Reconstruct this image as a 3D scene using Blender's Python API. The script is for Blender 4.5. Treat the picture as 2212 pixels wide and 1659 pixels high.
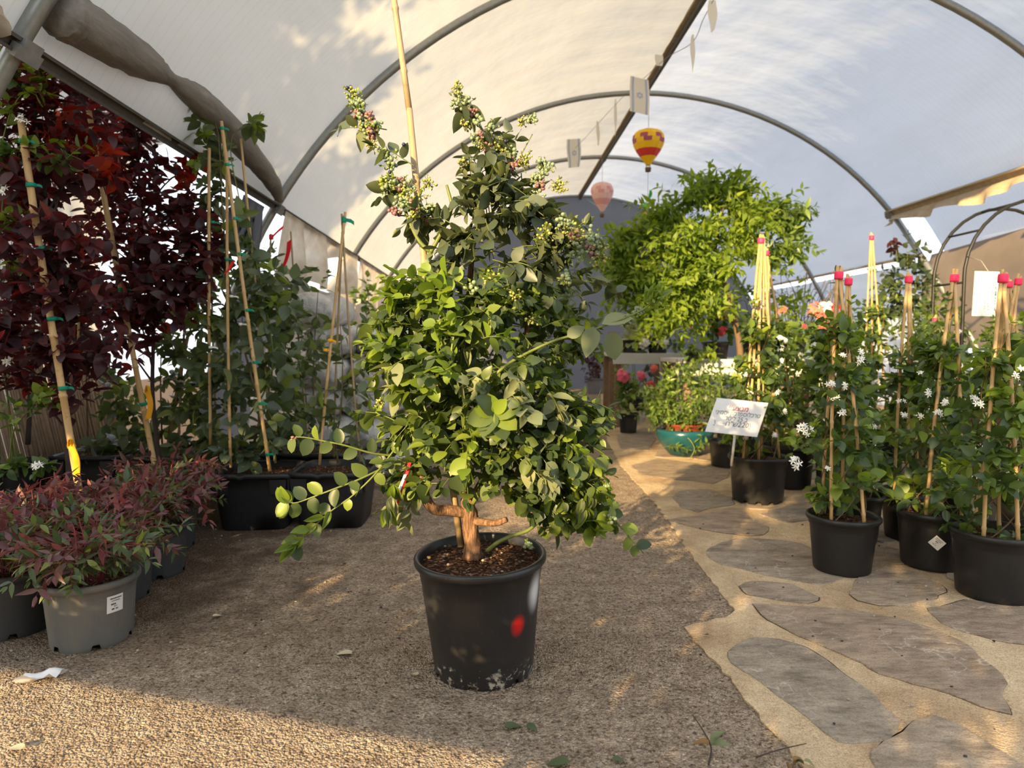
import bpy, math, random
import numpy as np
from mathutils import Vector, Matrix, Quaternion

# ------------------------------------------------------------------ scene, camera, light
for o in list(bpy.data.objects):
    bpy.data.objects.remove(o)
SC = bpy.context.scene
COL = SC.collection
IW, IH, FPX = 2212.0, 1659.0, 1475.0
CAM_H = 0.97
YAW = math.atan(46.0 / FPX)
PITCH = math.atan((829.5 - 738.0) / FPX)

cam_d = bpy.data.cameras.new('camera')
cam = bpy.data.objects.new('camera', cam_d)
COL.objects.link(cam)
cam_d.sensor_width = 36.0
cam_d.lens = FPX / IW * 36.0
cam_d.clip_start = 0.05
cam_d.clip_end = 300
cam_d.dof.use_dof = True
cam_d.dof.focus_distance = 2.1
cam_d.dof.aperture_fstop = 3.4
cam.location = (0, 0, CAM_H)
cam.rotation_euler = (math.pi / 2 - PITCH, 0, -YAW)
SC.camera = cam

world = bpy.data.worlds.new('sky')
SC.world = world
world.use_nodes = True
wn = world.node_tree
wn.nodes.clear()
w_out = wn.nodes.new('ShaderNodeOutputWorld')
w_bg = wn.nodes.new('ShaderNodeBackground')
w_sky = wn.nodes.new('ShaderNodeTexSky')
w_sky.sky_type = 'NISHITA'
w_sky.sun_disc = False
w_sky.sun_elevation = math.radians(22)
w_sky.sun_rotation = math.radians(222)
w_sky.dust_density = 3.0
w_mix = wn.nodes.new('ShaderNodeMixRGB')
w_mix.inputs[0].default_value = 0.72
w_mix.inputs[2].default_value = (4.6, 4.75, 5.0, 1)
wn.links.new(w_sky.outputs[0], w_mix.inputs[1])
wn.links.new(w_mix.outputs[0], w_bg.inputs[0])
w_bg.inputs[1].default_value = 0.43
wn.links.new(w_bg.outputs[0], w_out.inputs[0])

SUN_K, SUN_M = 0.60, 0.34
SUN_DIR = Vector((SUN_K, 1.0, -SUN_M)).normalized()
sun_d = bpy.data.lights.new('sun', 'SUN')
sun_d.energy = 15.0
sun_d.color = (1.0, 0.72, 0.36)
sun_d.angle = math.radians(0.6)
sun = bpy.data.objects.new('sun', sun_d)
COL.objects.link(sun)
sun.rotation_euler = SUN_DIR.to_track_quat('-Z', 'Y').to_euler()
sun.location = (-6, -6, 6)

SC.view_settings.view_transform = 'Standard'
SC.view_settings.look = 'None'
SC.view_settings.gamma = 1.0
SC.view_settings.use_curve_mapping = False
SC.view_settings.exposure = 0.0
SC.cycles.max_bounces = 6
SC.cycles.diffuse_bounces = 3
SC.cycles.glossy_bounces = 2
SC.cycles.transmission_bounces = 4
SC.cycles.transparent_max_bounces = 4
SC.cycles.caustics_reflective = False
SC.cycles.caustics_refractive = False
SC.cycles.use_denoising = True
SC.cycles.use_adaptive_sampling = True
SC.cycles.adaptive_threshold = 0.12

RNG = np.random.default_rng(7)
random.seed(7)

# ------------------------------------------------------------------ rays from picture positions
_f = Vector((math.sin(YAW) * math.cos(PITCH), math.cos(YAW) * math.cos(PITCH), -math.sin(PITCH)))
_r = Vector((math.cos(YAW), -math.sin(YAW), 0))
_u = _r.cross(_f)


def ray(px, py):
    return _f + _r * ((px - IW / 2) / FPX) - _u * ((py - IH / 2) / FPX)


def P(px, py, Y):
    d = ray(px, py)
    t = Y / d.y
    return Vector((d.x * t, Y, CAM_H + d.z * t))


def G(px, py, z=0.0):
    d = ray(px, py)
    t = (z - CAM_H) / d.z
    return Vector((d.x * t, d.y * t, z))


# ------------------------------------------------------------------ mesh helpers
class MB:
    """collects vertices and faces; build() links ONE mesh object"""

    def __init__(s):
        s.v = []
        s.q = []
        s.t = []
        s.n = 0

    def add(s, V, Q=None, T=None):
        V = np.asarray(V, dtype=np.float64).reshape(-1, 3)
        if Q is not None and len(Q):
            s.q.append(np.asarray(Q, dtype=np.int64).reshape(-1, 4) + s.n)
        if T is not None and len(T):
            s.t.append(np.asarray(T, dtype=np.int64).reshape(-1, 3) + s.n)
        s.v.append(V)
        s.n += len(V)
        return s

    def mesh(s, name, smooth=True):
        me = bpy.data.meshes.new(name)
        V = np.concatenate(s.v) if s.v else np.zeros((0, 3))
        Q = np.concatenate(s.q) if s.q else np.zeros((0, 4), dtype=np.int64)
        T = np.concatenate(s.t) if s.t else np.zeros((0, 3), dtype=np.int64)
        me.vertices.add(len(V))
        me.vertices.foreach_set('co', V.astype(np.float32).ravel())
        loops = np.concatenate([Q.ravel(), T.ravel()]).astype(np.int32)
        me.loops.add(len(loops))
        me.loops.foreach_set('vertex_index', loops)
        npoly = len(Q) + len(T)
        starts = np.concatenate([np.arange(len(Q)) * 4, len(Q) * 4 + np.arange(len(T)) * 3]).astype(np.int32)
        me.polygons.add(npoly)
        me.polygons.foreach_set('loop_start', starts)
        me.polygons.foreach_set('use_smooth', np.full(npoly, smooth))
        me.update(calc_edges=True)
        me.validate()
        return me

    def build(s, name, mat, parent=None, smooth=True, loc=None):
        me = s.mesh(name, smooth)
        return link(name, me, mat, parent, loc)

    # ---- shapes
    def tube(s, pts, rad, n=6, caps=True):
        pts = np.asarray([tuple(p) for p in pts], dtype=np.float64)
        m = len(pts)
        rad = np.full(m, rad) if np.isscalar(rad) else np.asarray(rad, dtype=np.float64)
        tg = np.gradient(pts, axis=0)
        tg /= np.linalg.norm(tg, axis=1)[:, None] + 1e-12
        ref = np.array([0, 0, 1.0]) if abs(tg[0][2]) < 0.9 else np.array([1.0, 0, 0])
        a = np.cross(tg[0], ref)
        a /= np.linalg.norm(a)
        ang = np.arange(n) * 2 * math.pi / n
        V = np.zeros((m, n, 3))
        for i in range(m):
            a = a - tg[i] * np.dot(a, tg[i])
            a /= np.linalg.norm(a) + 1e-12
            b = np.cross(tg[i], a)
            V[i] = pts[i] + rad[i] * (np.cos(ang)[:, None] * a + np.sin(ang)[:, None] * b)
        i, j = np.meshgrid(np.arange(m - 1), np.arange(n), indexing='ij')
        j2 = (j + 1) % n
        Q = np.stack([i * n + j, i * n + j2, (i + 1) * n + j2, (i + 1) * n + j], -1).reshape(-1, 4)
        V = V.reshape(-1, 3)
        T = []
        if caps:
            V = np.concatenate([V, pts[:1], pts[-1:]])
            c0, c1 = m * n, m * n + 1
            for k in range(n):
                T.append((c0, (k + 1) % n, k))
                T.append((c1, (m - 1) * n + k, (m - 1) * n + (k + 1) % n))
        return s.add(V, Q, T)

    def lathe(s, prof, n=40, loc=(0, 0, 0), wob=None):
        prof = np.asarray(prof, dtype=np.float64)
        m = len(prof)
        ang = np.arange(n) * 2 * math.pi / n
        V = np.zeros((m, n, 3))
        V[:, :, 0] = prof[:, 0:1] * np.cos(ang)
        V[:, :, 1] = prof[:, 0:1] * np.sin(ang)
        V[:, :, 2] = prof[:, 1:2]
        if wob is not None:
            V = wob(V, ang)
        V += np.asarray(loc)
        i, j = np.meshgrid(np.arange(m - 1), np.arange(n), indexing='ij')
        j2 = (j + 1) % n
        Q = np.stack([i * n + j, i * n + j2, (i + 1) * n + j2, (i + 1) * n + j], -1).reshape(-1, 4)
        return s.add(V.reshape(-1, 3), Q)

    def grid(s, V):
        """V: (m, n, 3) array of points"""
        V = np.asarray(V, dtype=np.float64)
        m, n = V.shape[:2]
        i, j = np.meshgrid(np.arange(m - 1), np.arange(n - 1), indexing='ij')
        Q = np.stack([i * n + j, i * n + j + 1, (i + 1) * n + j + 1, (i + 1) * n + j], -1).reshape(-1, 4)
        return s.add(V.reshape(-1, 3), Q)

    def box(s, c, size, rot=None, taper=1.0):
        c = np.asarray(tuple(c))
        h = np.asarray(size) / 2
        V = np.array([[x, y, z] for z in (-1, 1) for y in (-1, 1) for x in (-1, 1)], dtype=np.float64)
        V[:4, :2] *= taper
        V = V * h
        if rot is not None:
            V = V @ np.array(rot.to_matrix() if hasattr(rot, 'to_matrix') else rot).T
        Q = [(0, 2, 3, 1), (4, 5, 7, 6), (0, 1, 5, 4), (2, 6, 7, 3), (0, 4, 6, 2), (1, 3, 7, 5)]
        return s.add(V + c, Q)

    def prism(s, poly, z0, z1, top_in=0.0):
        """closed polygon (x, y) extruded from z0 to z1; the top ring may be drawn in a little"""
        poly = np.asarray(poly, dtype=np.float64)
        n = len(poly)
        c = poly.mean(0)
        d = poly - c
        top = c + d * (1 - top_in / (np.linalg.norm(d, axis=1)[:, None] + 1e-9))
        V = np.zeros((3 * n + 1, 3))
        V[:n, :2] = poly
        V[:n, 2] = z0
        V[n:2 * n, :2] = poly
        V[n:2 * n, 2] = z1 - top_in * 0.7
        V[2 * n:3 * n, :2] = top
        V[2 * n:3 * n, 2] = z1
        V[3 * n, :2] = c
        V[3 * n, 2] = z1
        Q, T = [], []
        for k in range(n):
            k2 = (k + 1) % n
            Q += [(k, k2, n + k2, n + k), (n + k, n + k2, 2 * n + k2, 2 * n + k)]
            T.append((2 * n + k, 2 * n + k2, 3 * n))
        return s.add(V, Q, T)

    def ball(s, c, r, nu=8, nv=6, sc=(1, 1, 1)):
        prof = [(max(1e-4, math.sin(math.pi * k / nv)), -math.cos(math.pi * k / nv)) for k in range(nv + 1)]
        m0 = MB().lathe(prof, nu)
        V = m0.v[0] * np.asarray(sc) * r + np.asarray(tuple(c))
        return s.add(V, m0.q[0])


def link(name, me, mat, parent=None, loc=None):
    o = bpy.data.objects.new(name, me)
    COL.objects.link(o)
    if mat is not None and len(me.materials) == 0:
        me.materials.append(mat)
    if parent is not None:
        o.parent = parent
    if loc is not None:
        o.location = loc
    return o


def thing(name, label, cat, loc=(0, 0, 0), group=None):
    o = bpy.data.objects.new(name, None)
    o.empty_display_size = 0.05
    COL.objects.link(o)
    o.location = loc
    return tag(o, label, cat, group)


def tag(o, label, cat=None, group=None, kind=None):
    if label:
        o['label'] = label
    if cat:
        o['category'] = cat
    if group:
        o['group'] = group
    if kind:
        o['kind'] = kind
    return o


def struct(o, label=None):
    o['kind'] = 'structure'
    if label:
        o['label'] = label
    return o


def spline(pts, n):
    """smooth polyline through pts (Catmull-Rom)"""
    p = np.asarray([tuple(q) for q in pts], dtype=np.float64)
    p = np.concatenate([[2 * p[0] - p[1]], p, [2 * p[-1] - p[-2]]])
    m = len(p) - 3
    out = []
    for k in range(n):
        u = k / (n - 1) * m
        i = min(int(u), m - 1)
        t = u - i
        a, b, c, d = p[i], p[i + 1], p[i + 2], p[i + 3]
        out.append(0.5 * (2 * b + (c - a) * t + (2 * a - 5 * b + 4 * c - d) * t * t + (3 * b - a - 3 * c + d) * t ** 3))
    return np.array(out)


def unit(v):
    v = np.asarray(tuple(v), dtype=np.float64)
    return v / (np.linalg.norm(v) + 1e-12)


# ------------------------------------------------------------------ materials
class NT:
    def __init__(s, name):
        s.m = bpy.data.materials.new(name)
        s.m.use_nodes = True
        s.t = s.m.node_tree
        s.t.nodes.clear()
        s.out = s.N('ShaderNodeOutputMaterial')

    def N(s, typ, **kw):
        n = s.t.nodes.new(typ)
        for k, v in kw.items():
            setattr(n, k, v)
        return n

    def L(s, a, b):
        s.t.links.new(a, b)

    def val(s, node, idx, v):
        if hasattr(v, 'is_output'):
            s.L(v, node.inputs[idx])
        else:
            if isinstance(v, (tuple, list)) and len(v) == 3 and node.inputs[idx].type == 'RGBA':
                v = (*v, 1)
            node.inputs[idx].default_value = v

    def coord(s, which='Object', scale=None):
        o = s.N('ShaderNodeTexCoord').outputs[which]
        if scale is not None:
            mp = s.N('ShaderNodeMapping')
            s.L(o, mp.inputs[0])
            mp.inputs['Scale'].default_value = scale
            return mp.outputs[0]
        return o

    def noise(s, co, scale, detail=3, rough=0.55):
        n = s.N('ShaderNodeTexNoise')
        s.L(co, n.inputs['Vector'])
        n.inputs['Scale'].default_value = scale
        n.inputs['Detail'].default_value = detail
        n.inputs['Roughness'].default_value = rough
        return n.outputs['Fac']

    def voro(s, co, scale, feature='F1', out='Distance', rnd=1.0):
        n = s.N('ShaderNodeTexVoronoi', feature=feature)
        s.L(co, n.inputs['Vector'])
        n.inputs['Scale'].default_value = scale
        n.inputs['Randomness'].default_value = rnd
        return n.outputs[out]

    def ramp(s, fac, stops, interp='LINEAR'):
        n = s.N('ShaderNodeValToRGB')
        e = n.color_ramp.elements
        n.color_ramp.interpolation = interp
        while len(e) < len(stops):
            e.new(0.5)
        for k, (p, c) in enumerate(stops):
            e[k].position = p
            e[k].color = (*c, 1) if len(c) == 3 else c
        s.L(fac, n.inputs[0])
        return n.outputs[0]

    def mix(s, fac, a, b, blend='MIX'):
        n = s.N('ShaderNodeMixRGB', blend_type=blend)
        s.val(n, 0, fac)
        s.val(n, 1, a)
        s.val(n, 2, b)
        return n.outputs[0]

    def math(s, op, a, b=0.0, clamp=False):
        n = s.N('ShaderNodeMath', operation=op, use_clamp=clamp)
        s.val(n, 0, a)
        s.val(n, 1, b)
        return n.outputs[0]

    def bump(s, h, strength=0.5, dist=0.01, prev=None):
        n = s.N('ShaderNodeBump')
        n.inputs['Strength'].default_value = strength
        n.inputs['Distance'].default_value = dist
        s.L(h, n.inputs['Height'])
        if prev is not None:
            s.L(prev, n.inputs['Normal'])
        return n.outputs[0]

    def bsdf(s, color, rough=0.6, spec=0.3, metal=0.0, normal=None, **kw):
        n = s.N('ShaderNodeBsdfPrincipled')
        s.val(n, 'Base Color', color)
        s.val(n, 'Roughness', rough)
        s.val(n, 'Specular IOR Level', spec)
        s.val(n, 'Metallic', metal)
        if normal is not None:
            s.L(normal, n.inputs['Normal'])
        for k, v in kw.items():
            s.val(n, k, v)
        return n.outputs[0]

    def done(s, sh):
        s.L(sh, s.out.inputs[0])
        return s.m

    def trans_mix(s, sh, color, fac, normal=None):
        t = s.N('ShaderNodeBsdfTranslucent')
        s.val(t, 0, color)
        if normal is not None:
            s.L(normal, t.inputs['Normal'])
        m = s.N('ShaderNodeMixShader')
        s.val(m, 0, fac)
        s.L(sh, m.inputs[1])
        s.L(t.outputs[0], m.inputs[2])
        return m.outputs[0]


M = {}


def simple(name, c, rough=0.6, spec=0.3, metal=0.0, var=0.12, scale=25.0, bump=0.0):
    k = NT(name)
    co = k.coord()
    n = k.noise(co, scale, 4)
    col = k.mix(n, tuple(x * (1 - var) for x in c), tuple(min(1, x * (1 + var)) for x in c))
    nm = k.bump(n, bump, 0.004) if bump else None
    M[name] = k.done(k.bsdf(col, rough, spec, metal, nm))
    return M[name]


def leafmat(name, stops, trans_gain=(1.5, 1.6, 0.6), trans=0.35, rough=0.42, spec=0.45, bumps=0.25):
    """leaf colour picked per leaf; light comes through the blade"""
    k = NT(name)
    isl = k.N('ShaderNodeNewGeometry').outputs['Random Per Island']
    ob = k.N('ShaderNodeObjectInfo').outputs['Random']
    r = k.math('FRACT', k.math('ADD', isl, ob))
    col = k.ramp(r, stops)
    tc = k.mix(1.0, col, trans_gain, 'MULTIPLY')
    sh = k.bsdf(col, rough, spec)
    M[name] = k.done(k.trans_mix(sh, tc, trans))
    return M[name]


def make_materials():
    # asphalt: knobbly aggregate, brown dirt near the left pots
    k = NT('asphalt')
    co = k.coord()
    v1 = k.voro(co, 170)
    v2 = k.voro(co, 85)
    n1 = k.noise(co, 14, 5)
    cell = k.voro(co, 170, out='Color')
    sep = k.N('ShaderNodeSeparateColor')
    k.L(cell, sep.inputs[0])
    base = k.ramp(n1, [(0.3, (0.285, 0.212, 0.148)), (0.55, (0.415, 0.322, 0.234)), (0.75, (0.51, 0.41, 0.305))])
    grain = k.ramp(sep.outputs[0], [(0.0, (0.55, 0.53, 0.50)), (0.5, (1.0, 1.0, 1.0)), (0.9, (1.12, 1.1, 1.08)), (1.0, (1.65, 1.6, 1.5))])
    base = k.mix(0.85, base, grain, 'MULTIPLY')
    pit = k.noise(co, 62, 3, 0.6)
    crev = k.ramp(pit, [(0.34, (0.30, 0.26, 0.22)), (0.47, (1, 1, 1))])
    base = k.mix(0.85, base, crev, 'MULTIPLY')
    # spilled potting soil along the left row of pots
    xyz = k.N('ShaderNodeSeparateXYZ')
    k.L(co, xyz.inputs[0])
    dirt = k.math('SUBTRACT', k.math('MULTIPLY', xyz.outputs[0], -1.0), 0.62)
    dirt = k.math('ADD', dirt, k.math('MULTIPLY', k.math('SUBTRACT', k.noise(co, 5.0, 5, 0.65), 0.5), 2.2))
    yf = k.math('SUBTRACT', xyz.outputs[1], 1.9)
    dm = k.math('MULTIPLY', k.math('MULTIPLY', dirt, 1.6, True), k.math('MULTIPLY', yf, 1.6, True), True)
    base = k.mix(k.math('MULTIPLY', dm, 0.8), base, (0.085, 0.048, 0.028))
    h = k.math('ADD', k.math('MULTIPLY', v1, -1.0), k.math('MULTIPLY', v2, -0.8))
    h = k.math('ADD', h, k.math('MULTIPLY', pit, 2.4))
    nm = k.bump(h, 1.0, 0.010)
    M['asphalt'] = k.done(k.bsdf(base, 0.9, 0.2, 0, nm))

    # sandy mortar between the flagstones
    k = NT('mortar')
    co = k.coord()
    n = k.noise(co, 9, 6, 0.65)
    n2 = k.noise(co, 120, 3)
    col = k.ramp(n, [(0.25, (0.47, 0.35, 0.215)), (0.55, (0.62, 0.48, 0.315)), (0.8, (0.70, 0.57, 0.395))])
    col = k.mix(k.math('MULTIPLY', n2, 0.35), col, (0.30, 0.21, 0.12))
    big = k.noise(co, 2.3, 5, 0.6)
    col = k.mix(1.0, col, k.ramp(big, [(0.36, (0.72, 0.66, 0.60)), (0.6, (1.08, 1.08, 1.06))]), 'MULTIPLY')
    crk = k.noise(co, 5.5, 7, 0.75)
    col = k.mix(0.7, col, k.ramp(k.math('ABSOLUTE', k.math('SUBTRACT', crk, 0.5)), [(0.0, (0.42, 0.36, 0.30)), (0.006, (1, 1, 1))]), 'MULTIPLY')
    sp_ = k.noise(co, 260, 2, 0.7)
    col = k.mix(0.9, col, k.ramp(sp_, [(0.33, (0.62, 0.56, 0.50)), (0.5, (1, 1, 1)), (0.68, (1.12, 1.12, 1.1))]), 'MULTIPLY')
    nm = k.bump(k.math('ADD', n, k.math('MULTIPLY', n2, 0.6)), 0.8, 0.014)
    M['mortar'] = k.done(k.bsdf(col, 0.92, 0.15, 0, nm))

    # flagstones: grey-brown sandstone with pale veins
    k = NT('flagstone')
    geo = k.N('ShaderNodeNewGeometry')
    pos = geo.outputs['Position']
    ob = k.N('ShaderNodeObjectInfo').outputs['Random']
    mp = k.N('ShaderNodeMapping')
    k.L(pos, mp.inputs[0])
    mp.inputs['Scale'].default_value = (0.9, 2.2, 1.0)
    mp.inputs['Rotation'].default_value = (0, 0, 0.25)
    n = k.noise(mp.outputs[0], 7, 7, 0.65)
    wv = k.noise(mp.outputs[0], 26, 5, 0.7)
    tone = k.ramp(ob, [(0.0, (0.330, 0.255, 0.185)), (0.35, (0.37, 0.282, 0.205)), (0.6, (0.325, 0.275, 0.215)), (0.8, (0.39, 0.305, 0.222)), (1.0, (0.335, 0.245, 0.172))])
    col = k.mix(1.0, tone, k.ramp(n, [(0.3, (0.52, 0.50, 0.48)), (0.5, (0.9, 0.89, 0.88)), (0.7, (1.2, 1.18, 1.15))]), 'MULTIPLY')
    col = k.mix(0.6, col, k.ramp(wv, [(0.33, (0.55, 0.50, 0.45)), (0.5, (1.0, 1.0, 1.0)), (0.7, (1.22, 1.2, 1.16))]), 'MULTIPLY')
    warp = k.N('ShaderNodeMixRGB', blend_type='ADD')
    warp.inputs[0].default_value = 0.35
    k.L(pos, warp.inputs[1])
    nz = k.N('ShaderNodeTexNoise')
    nz.inputs['Scale'].default_value = 6
    nz.inputs['Detail'].default_value = 5
    k.L(pos, nz.inputs['Vector'])
    k.L(nz.outputs['Color'], warp.inputs[2])
    vein = k.voro(warp.outputs[0], 4.5, 'DISTANCE_TO_EDGE')
    vm = k.ramp(vein, [(0.0, (1, 1, 1)), (0.022, (0, 0, 0))])
    vm2 = k.math('MULTIPLY', vm, k.ramp(k.noise(pos, 2.2, 2), [(0.48, (0, 0, 0)), (0.62, (1, 1, 1))]))
    col = k.mix(k.math('MULTIPLY', vm2, 0.6), col, (0.60, 0.52, 0.43))
    fg = k.noise(pos, 190, 3, 0.7)
    col = k.mix(0.85, col, k.ramp(fg, [(0.33, (0.66, 0.62, 0.58)), (0.5, (1, 1, 1)), (0.68, (1.15, 1.14, 1.12))]), 'MULTIPLY')
    nm = k.bump(k.math('ADD', k.math('ADD', n, k.math('MULTIPLY', wv, 0.6)), k.math('MULTIPLY', fg, 0.25)), 0.8, 0.014)
    M['flagstone'] = k.done(k.bsdf(col, 0.72, 0.3, 0, nm))

    # polytunnel film, two sheets; sunlit cream and sky blue are put into their colours
    for nm_, c, tc in (('film_cream', (0.70, 0.68, 0.63), (0.475, 0.465, 0.43)), ('film_white', (0.69, 0.73, 0.79), (0.55, 0.595, 0.665))):
        k = NT(nm_)
        co = k.coord()
        mp = k.N('ShaderNodeMapping')
        k.L(co, mp.inputs[0])
        mp.inputs['Scale'].default_value = (1, 0.25, 1)
        n = k.noise(mp.outputs[0], 3.5, 4, 0.6)
        dirt = k.ramp(n, [(0.3, (0.94, 0.935, 0.925)), (0.6, (1, 1, 1))])
        a = k.mix(1.0, c, dirt, 'MULTIPLY')
        b = k.mix(1.0, tc, dirt, 'MULTIPLY')
        # rows of woven thread
        wv = k.N('ShaderNodeTexWave', wave_type='BANDS', bands_direction='Y')
        k.L(co, wv.inputs[0])
        wv.inputs['Scale'].default_value = 5.0
        wv.inputs['Distortion'].default_value = 0.6
        line = k.ramp(wv.outputs['Fac'], [(0.0, (0.90, 0.90, 0.90)), (0.06, (1, 1, 1))])
        a = k.mix(0.6, a, line, 'MULTIPLY')
        b = k.mix(0.6, b, line, 'MULTIPLY')
        wr = k.noise(co, 1.6, 3, 0.6)
        bm = k.bump(wr, 0.16, 0.2)
        d = k.N('ShaderNodeBsdfDiffuse')
        k.L(a, d.inputs[0])
        k.L(bm, d.inputs['Normal'])
        M[nm_] = k.done(k.trans_mix(d.outputs[0], b, 0.47, bm))

    # plain plastics and metals
    simple('steel', (0.30, 0.31, 0.30), 0.42, 0.5, 0.75, 0.25, 40, 0.1)
    simple('steel_dull', (0.27, 0.27, 0.26), 0.6, 0.4, 0.5, 0.3, 30, 0.15)
    simple('rail_dark', (0.095, 0.088, 0.078), 0.6, 0.4, 0.2, 0.35, 30, 0.2)
    simple('rail_tan', (0.42, 0.33, 0.22), 0.75, 0.2, 0, 0.3, 18, 0.2)
    simple('black_metal', (0.018, 0.018, 0.018), 0.45, 0.4, 0.3)
    simple('black_plastic', (0.0125, 0.0120, 0.0120), 0.42, 0.42, 0, 0.4, 60, 0.05)
    simple('square_plastic', (0.0155, 0.0155, 0.0165), 0.5, 0.4, 0, 0.4, 60, 0.08)
    simple('dark_grey_plastic', (0.040, 0.041, 0.043), 0.55, 0.35, 0, 0.3, 50, 0.05)
    simple('white_plastic', (0.80, 0.79, 0.77), 0.4, 0.4, 0, 0.04, 12)
    simple('paper', (0.80, 0.78, 0.74), 0.7, 0.2, 0, 0.05, 15)
    simple('board', (0.70, 0.74, 0.72), 0.7, 0.2, 0, 0.06, 8)
    simple('ink', (0.02, 0.02, 0.022), 0.8, 0.1, 0, 0.1)
    simple('ink_grey', (0.16, 0.16, 0.16), 0.8, 0.1, 0, 0.1)
    simple('ink_red', (0.62, 0.03, 0.03), 0.8, 0.1, 0, 0.1)
    simple('ink_blue', (0.42, 0.46, 0.60), 0.8, 0.1, 0, 0.1)
    simple('pink_tape', (0.80, 0.035, 0.115), 0.55, 0.3, 0, 0.1)
    simple('green_tie', (0.0, 0.22, 0.13), 0.5, 0.3, 0, 0.1)
    simple('white_tie', (0.70, 0.68, 0.62), 0.5, 0.3, 0, 0.1)
    simple('yellow_tag', (0.80, 0.38, 0.01), 0.55, 0.3, 0, 0.1)
    simple('red_ribbon', (0.78, 0.02, 0.03), 0.5, 0.3, 0, 0.1)
    simple('wood_post', (0.22, 0.145, 0.09), 0.8, 0.2, 0, 0.3, 14, 0.2)
    simple('teal_glaze', (0.008, 0.060, 0.075), 0.22, 0.6, 0, 0.35, 8)
    simple('terracotta', (0.16, 0.035, 0.018), 0.7, 0.2, 0, 0.2)
    simple('slate_pot', (0.16, 0.16, 0.18), 0.6, 0.3, 0, 0.15)
    simple('petal_white', (0.86, 0.83, 0.74), 0.6, 0.2, 0, 0.06)
    simple('petal_red', (0.62, 0.055, 0.075), 0.6, 0.2, 0, 0.35, 50)
    simple('petal_pink', (0.72, 0.13, 0.20), 0.6, 0.2, 0, 0.35, 50)
    simple('petal_salmon', (0.66, 0.16, 0.12), 0.6, 0.2, 0, 0.3, 50)
    simple('berry_green', (0.17, 0.22, 0.13), 0.5, 0.35, 0, 0.3, 70)
    simple('berry_pink', (0.20, 0.10, 0.10), 0.5, 0.35, 0, 0.3, 70)
    simple('berry_blue', (0.018, 0.020, 0.045), 0.45, 0.4, 0, 0.3, 70)
    simple('bud_yellow', (0.27, 0.27, 0.075), 0.6, 0.3, 0, 0.3, 70)
    simple('stem_green', (0.125, 0.155, 0.035), 0.5, 0.35, 0, 0.3, 30)
    simple('stem_brown', (0.13, 0.085, 0.05), 0.75, 0.2, 0, 0.3, 40, 0.2)
    simple('stem_dark', (0.055, 0.040, 0.034), 0.75, 0.2, 0, 0.3, 40, 0.2)
    simple('stem_red', (0.25, 0.045, 0.05), 0.6, 0.3, 0, 0.3, 40)
    simple('balloon_yellow', (0.86, 0.50, 0.01), 0.5, 0.3, 0, 0.08)
    simple('balloon_red', (0.62, 0.045, 0.03), 0.5, 0.3, 0, 0.1)
    simple('balloon_purple', (0.36, 0.08, 0.12), 0.5, 0.3, 0, 0.1)
    simple('balloon_pink', (0.80, 0.50, 0.46), 0.6, 0.3, 0, 0.08)
    simple('balloon_rose', (0.70, 0.33, 0.30), 0.6, 0.3, 0, 0.1)
    simple('balloon_green', (0.06, 0.50, 0.10), 0.5, 0.3, 0, 0.1)
    simple('string', (0.30, 0.29, 0.27), 0.8, 0.1, 0, 0.1)
    simple('tray', (0.58, 0.58, 0.54), 0.6, 0.3, 0, 0.15, 10)
    simple('dead_leaf', (0.22, 0.13, 0.05), 0.8, 0.2, 0, 0.3)
    simple('dry_leaf', (0.50, 0.44, 0.30), 0.8, 0.2, 0, 0.2)
    simple('pebble', (0.36, 0.32, 0.27), 0.85, 0.2, 0, 0.4, 3)
    simple('pebble_dark', (0.045, 0.040, 0.036), 0.85, 0.2, 0, 0.4, 3)
    simple('crack', (0.075, 0.055, 0.04), 0.9, 0.1, 0, 0.3)
    simple('moss', (0.16, 0.20, 0.03), 0.9, 0.1, 0, 0.4, 60)

    # grey pot: weathered plastic with brown water marks
    k = NT('grey_plastic')
    co = k.coord(scale=(3, 3, 1))
    n = k.noise(co, 3.0, 5, 0.6)
    col = k.ramp(n, [(0.3, (0.090, 0.095, 0.092)), (0.5, (0.125, 0.128, 0.120)), (0.68, (0.175, 0.155, 0.125))])
    M['grey_plastic'] = k.done(k.bsdf(col, 0.6, 0.3, 0, k.bump(k.noise(co, 60, 3), 0.06, 0.004)))

    # main pot: scuffed black plastic, lime crust at the foot, red and white spray marks
    k = NT('main_pot_plastic')
    co = k.coord()
    xyz = k.N('ShaderNodeSeparateXYZ')
    k.L(co, xyz.inputs[0])
    n = k.noise(co, 9, 6, 0.62)
    sc = k.noise(k.coord(scale=(40, 40, 5)), 4, 4)
    col = k.ramp(n, [(0.3, (0.013, 0.0128, 0.0135)), (0.6, (0.020, 0.019, 0.0195)), (0.75, (0.031, 0.029, 0.0275))])
    col = k.mix(k.math('MULTIPLY', k.ramp(sc, [(0.62, (0, 0, 0)), (0.75, (1, 1, 1))]), 0.25), col, (0.10, 0.095, 0.09))
    spk = k.ramp(k.voro(co, 75), [(0.0, (1, 1, 1)), (0.075, (0, 0, 0))])
    spk = k.math('MULTIPLY', spk, k.ramp(k.noise(co, 22, 2), [(0.55, (0, 0, 0)), (0.62, (1, 1, 1))]))
    col = k.mix(spk, col, (0.45, 0.42, 0.38))
    low = k.math('SUBTRACT', 0.075, xyz.outputs[2])
    lm = k.math('MULTIPLY', k.math('ADD', k.math('MULTIPLY', low, 10.0), k.math('SUBTRACT', k.noise(co, 28, 6, 0.7), 0.62)), 6.0, True)
    col = k.mix(k.math('MULTIPLY', lm, k.ramp(k.noise(co, 38, 5, 0.7), [(0.54, (0, 0, 0)), (0.62, (1, 1, 1))])), col, (0.36, 0.33, 0.27))

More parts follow.
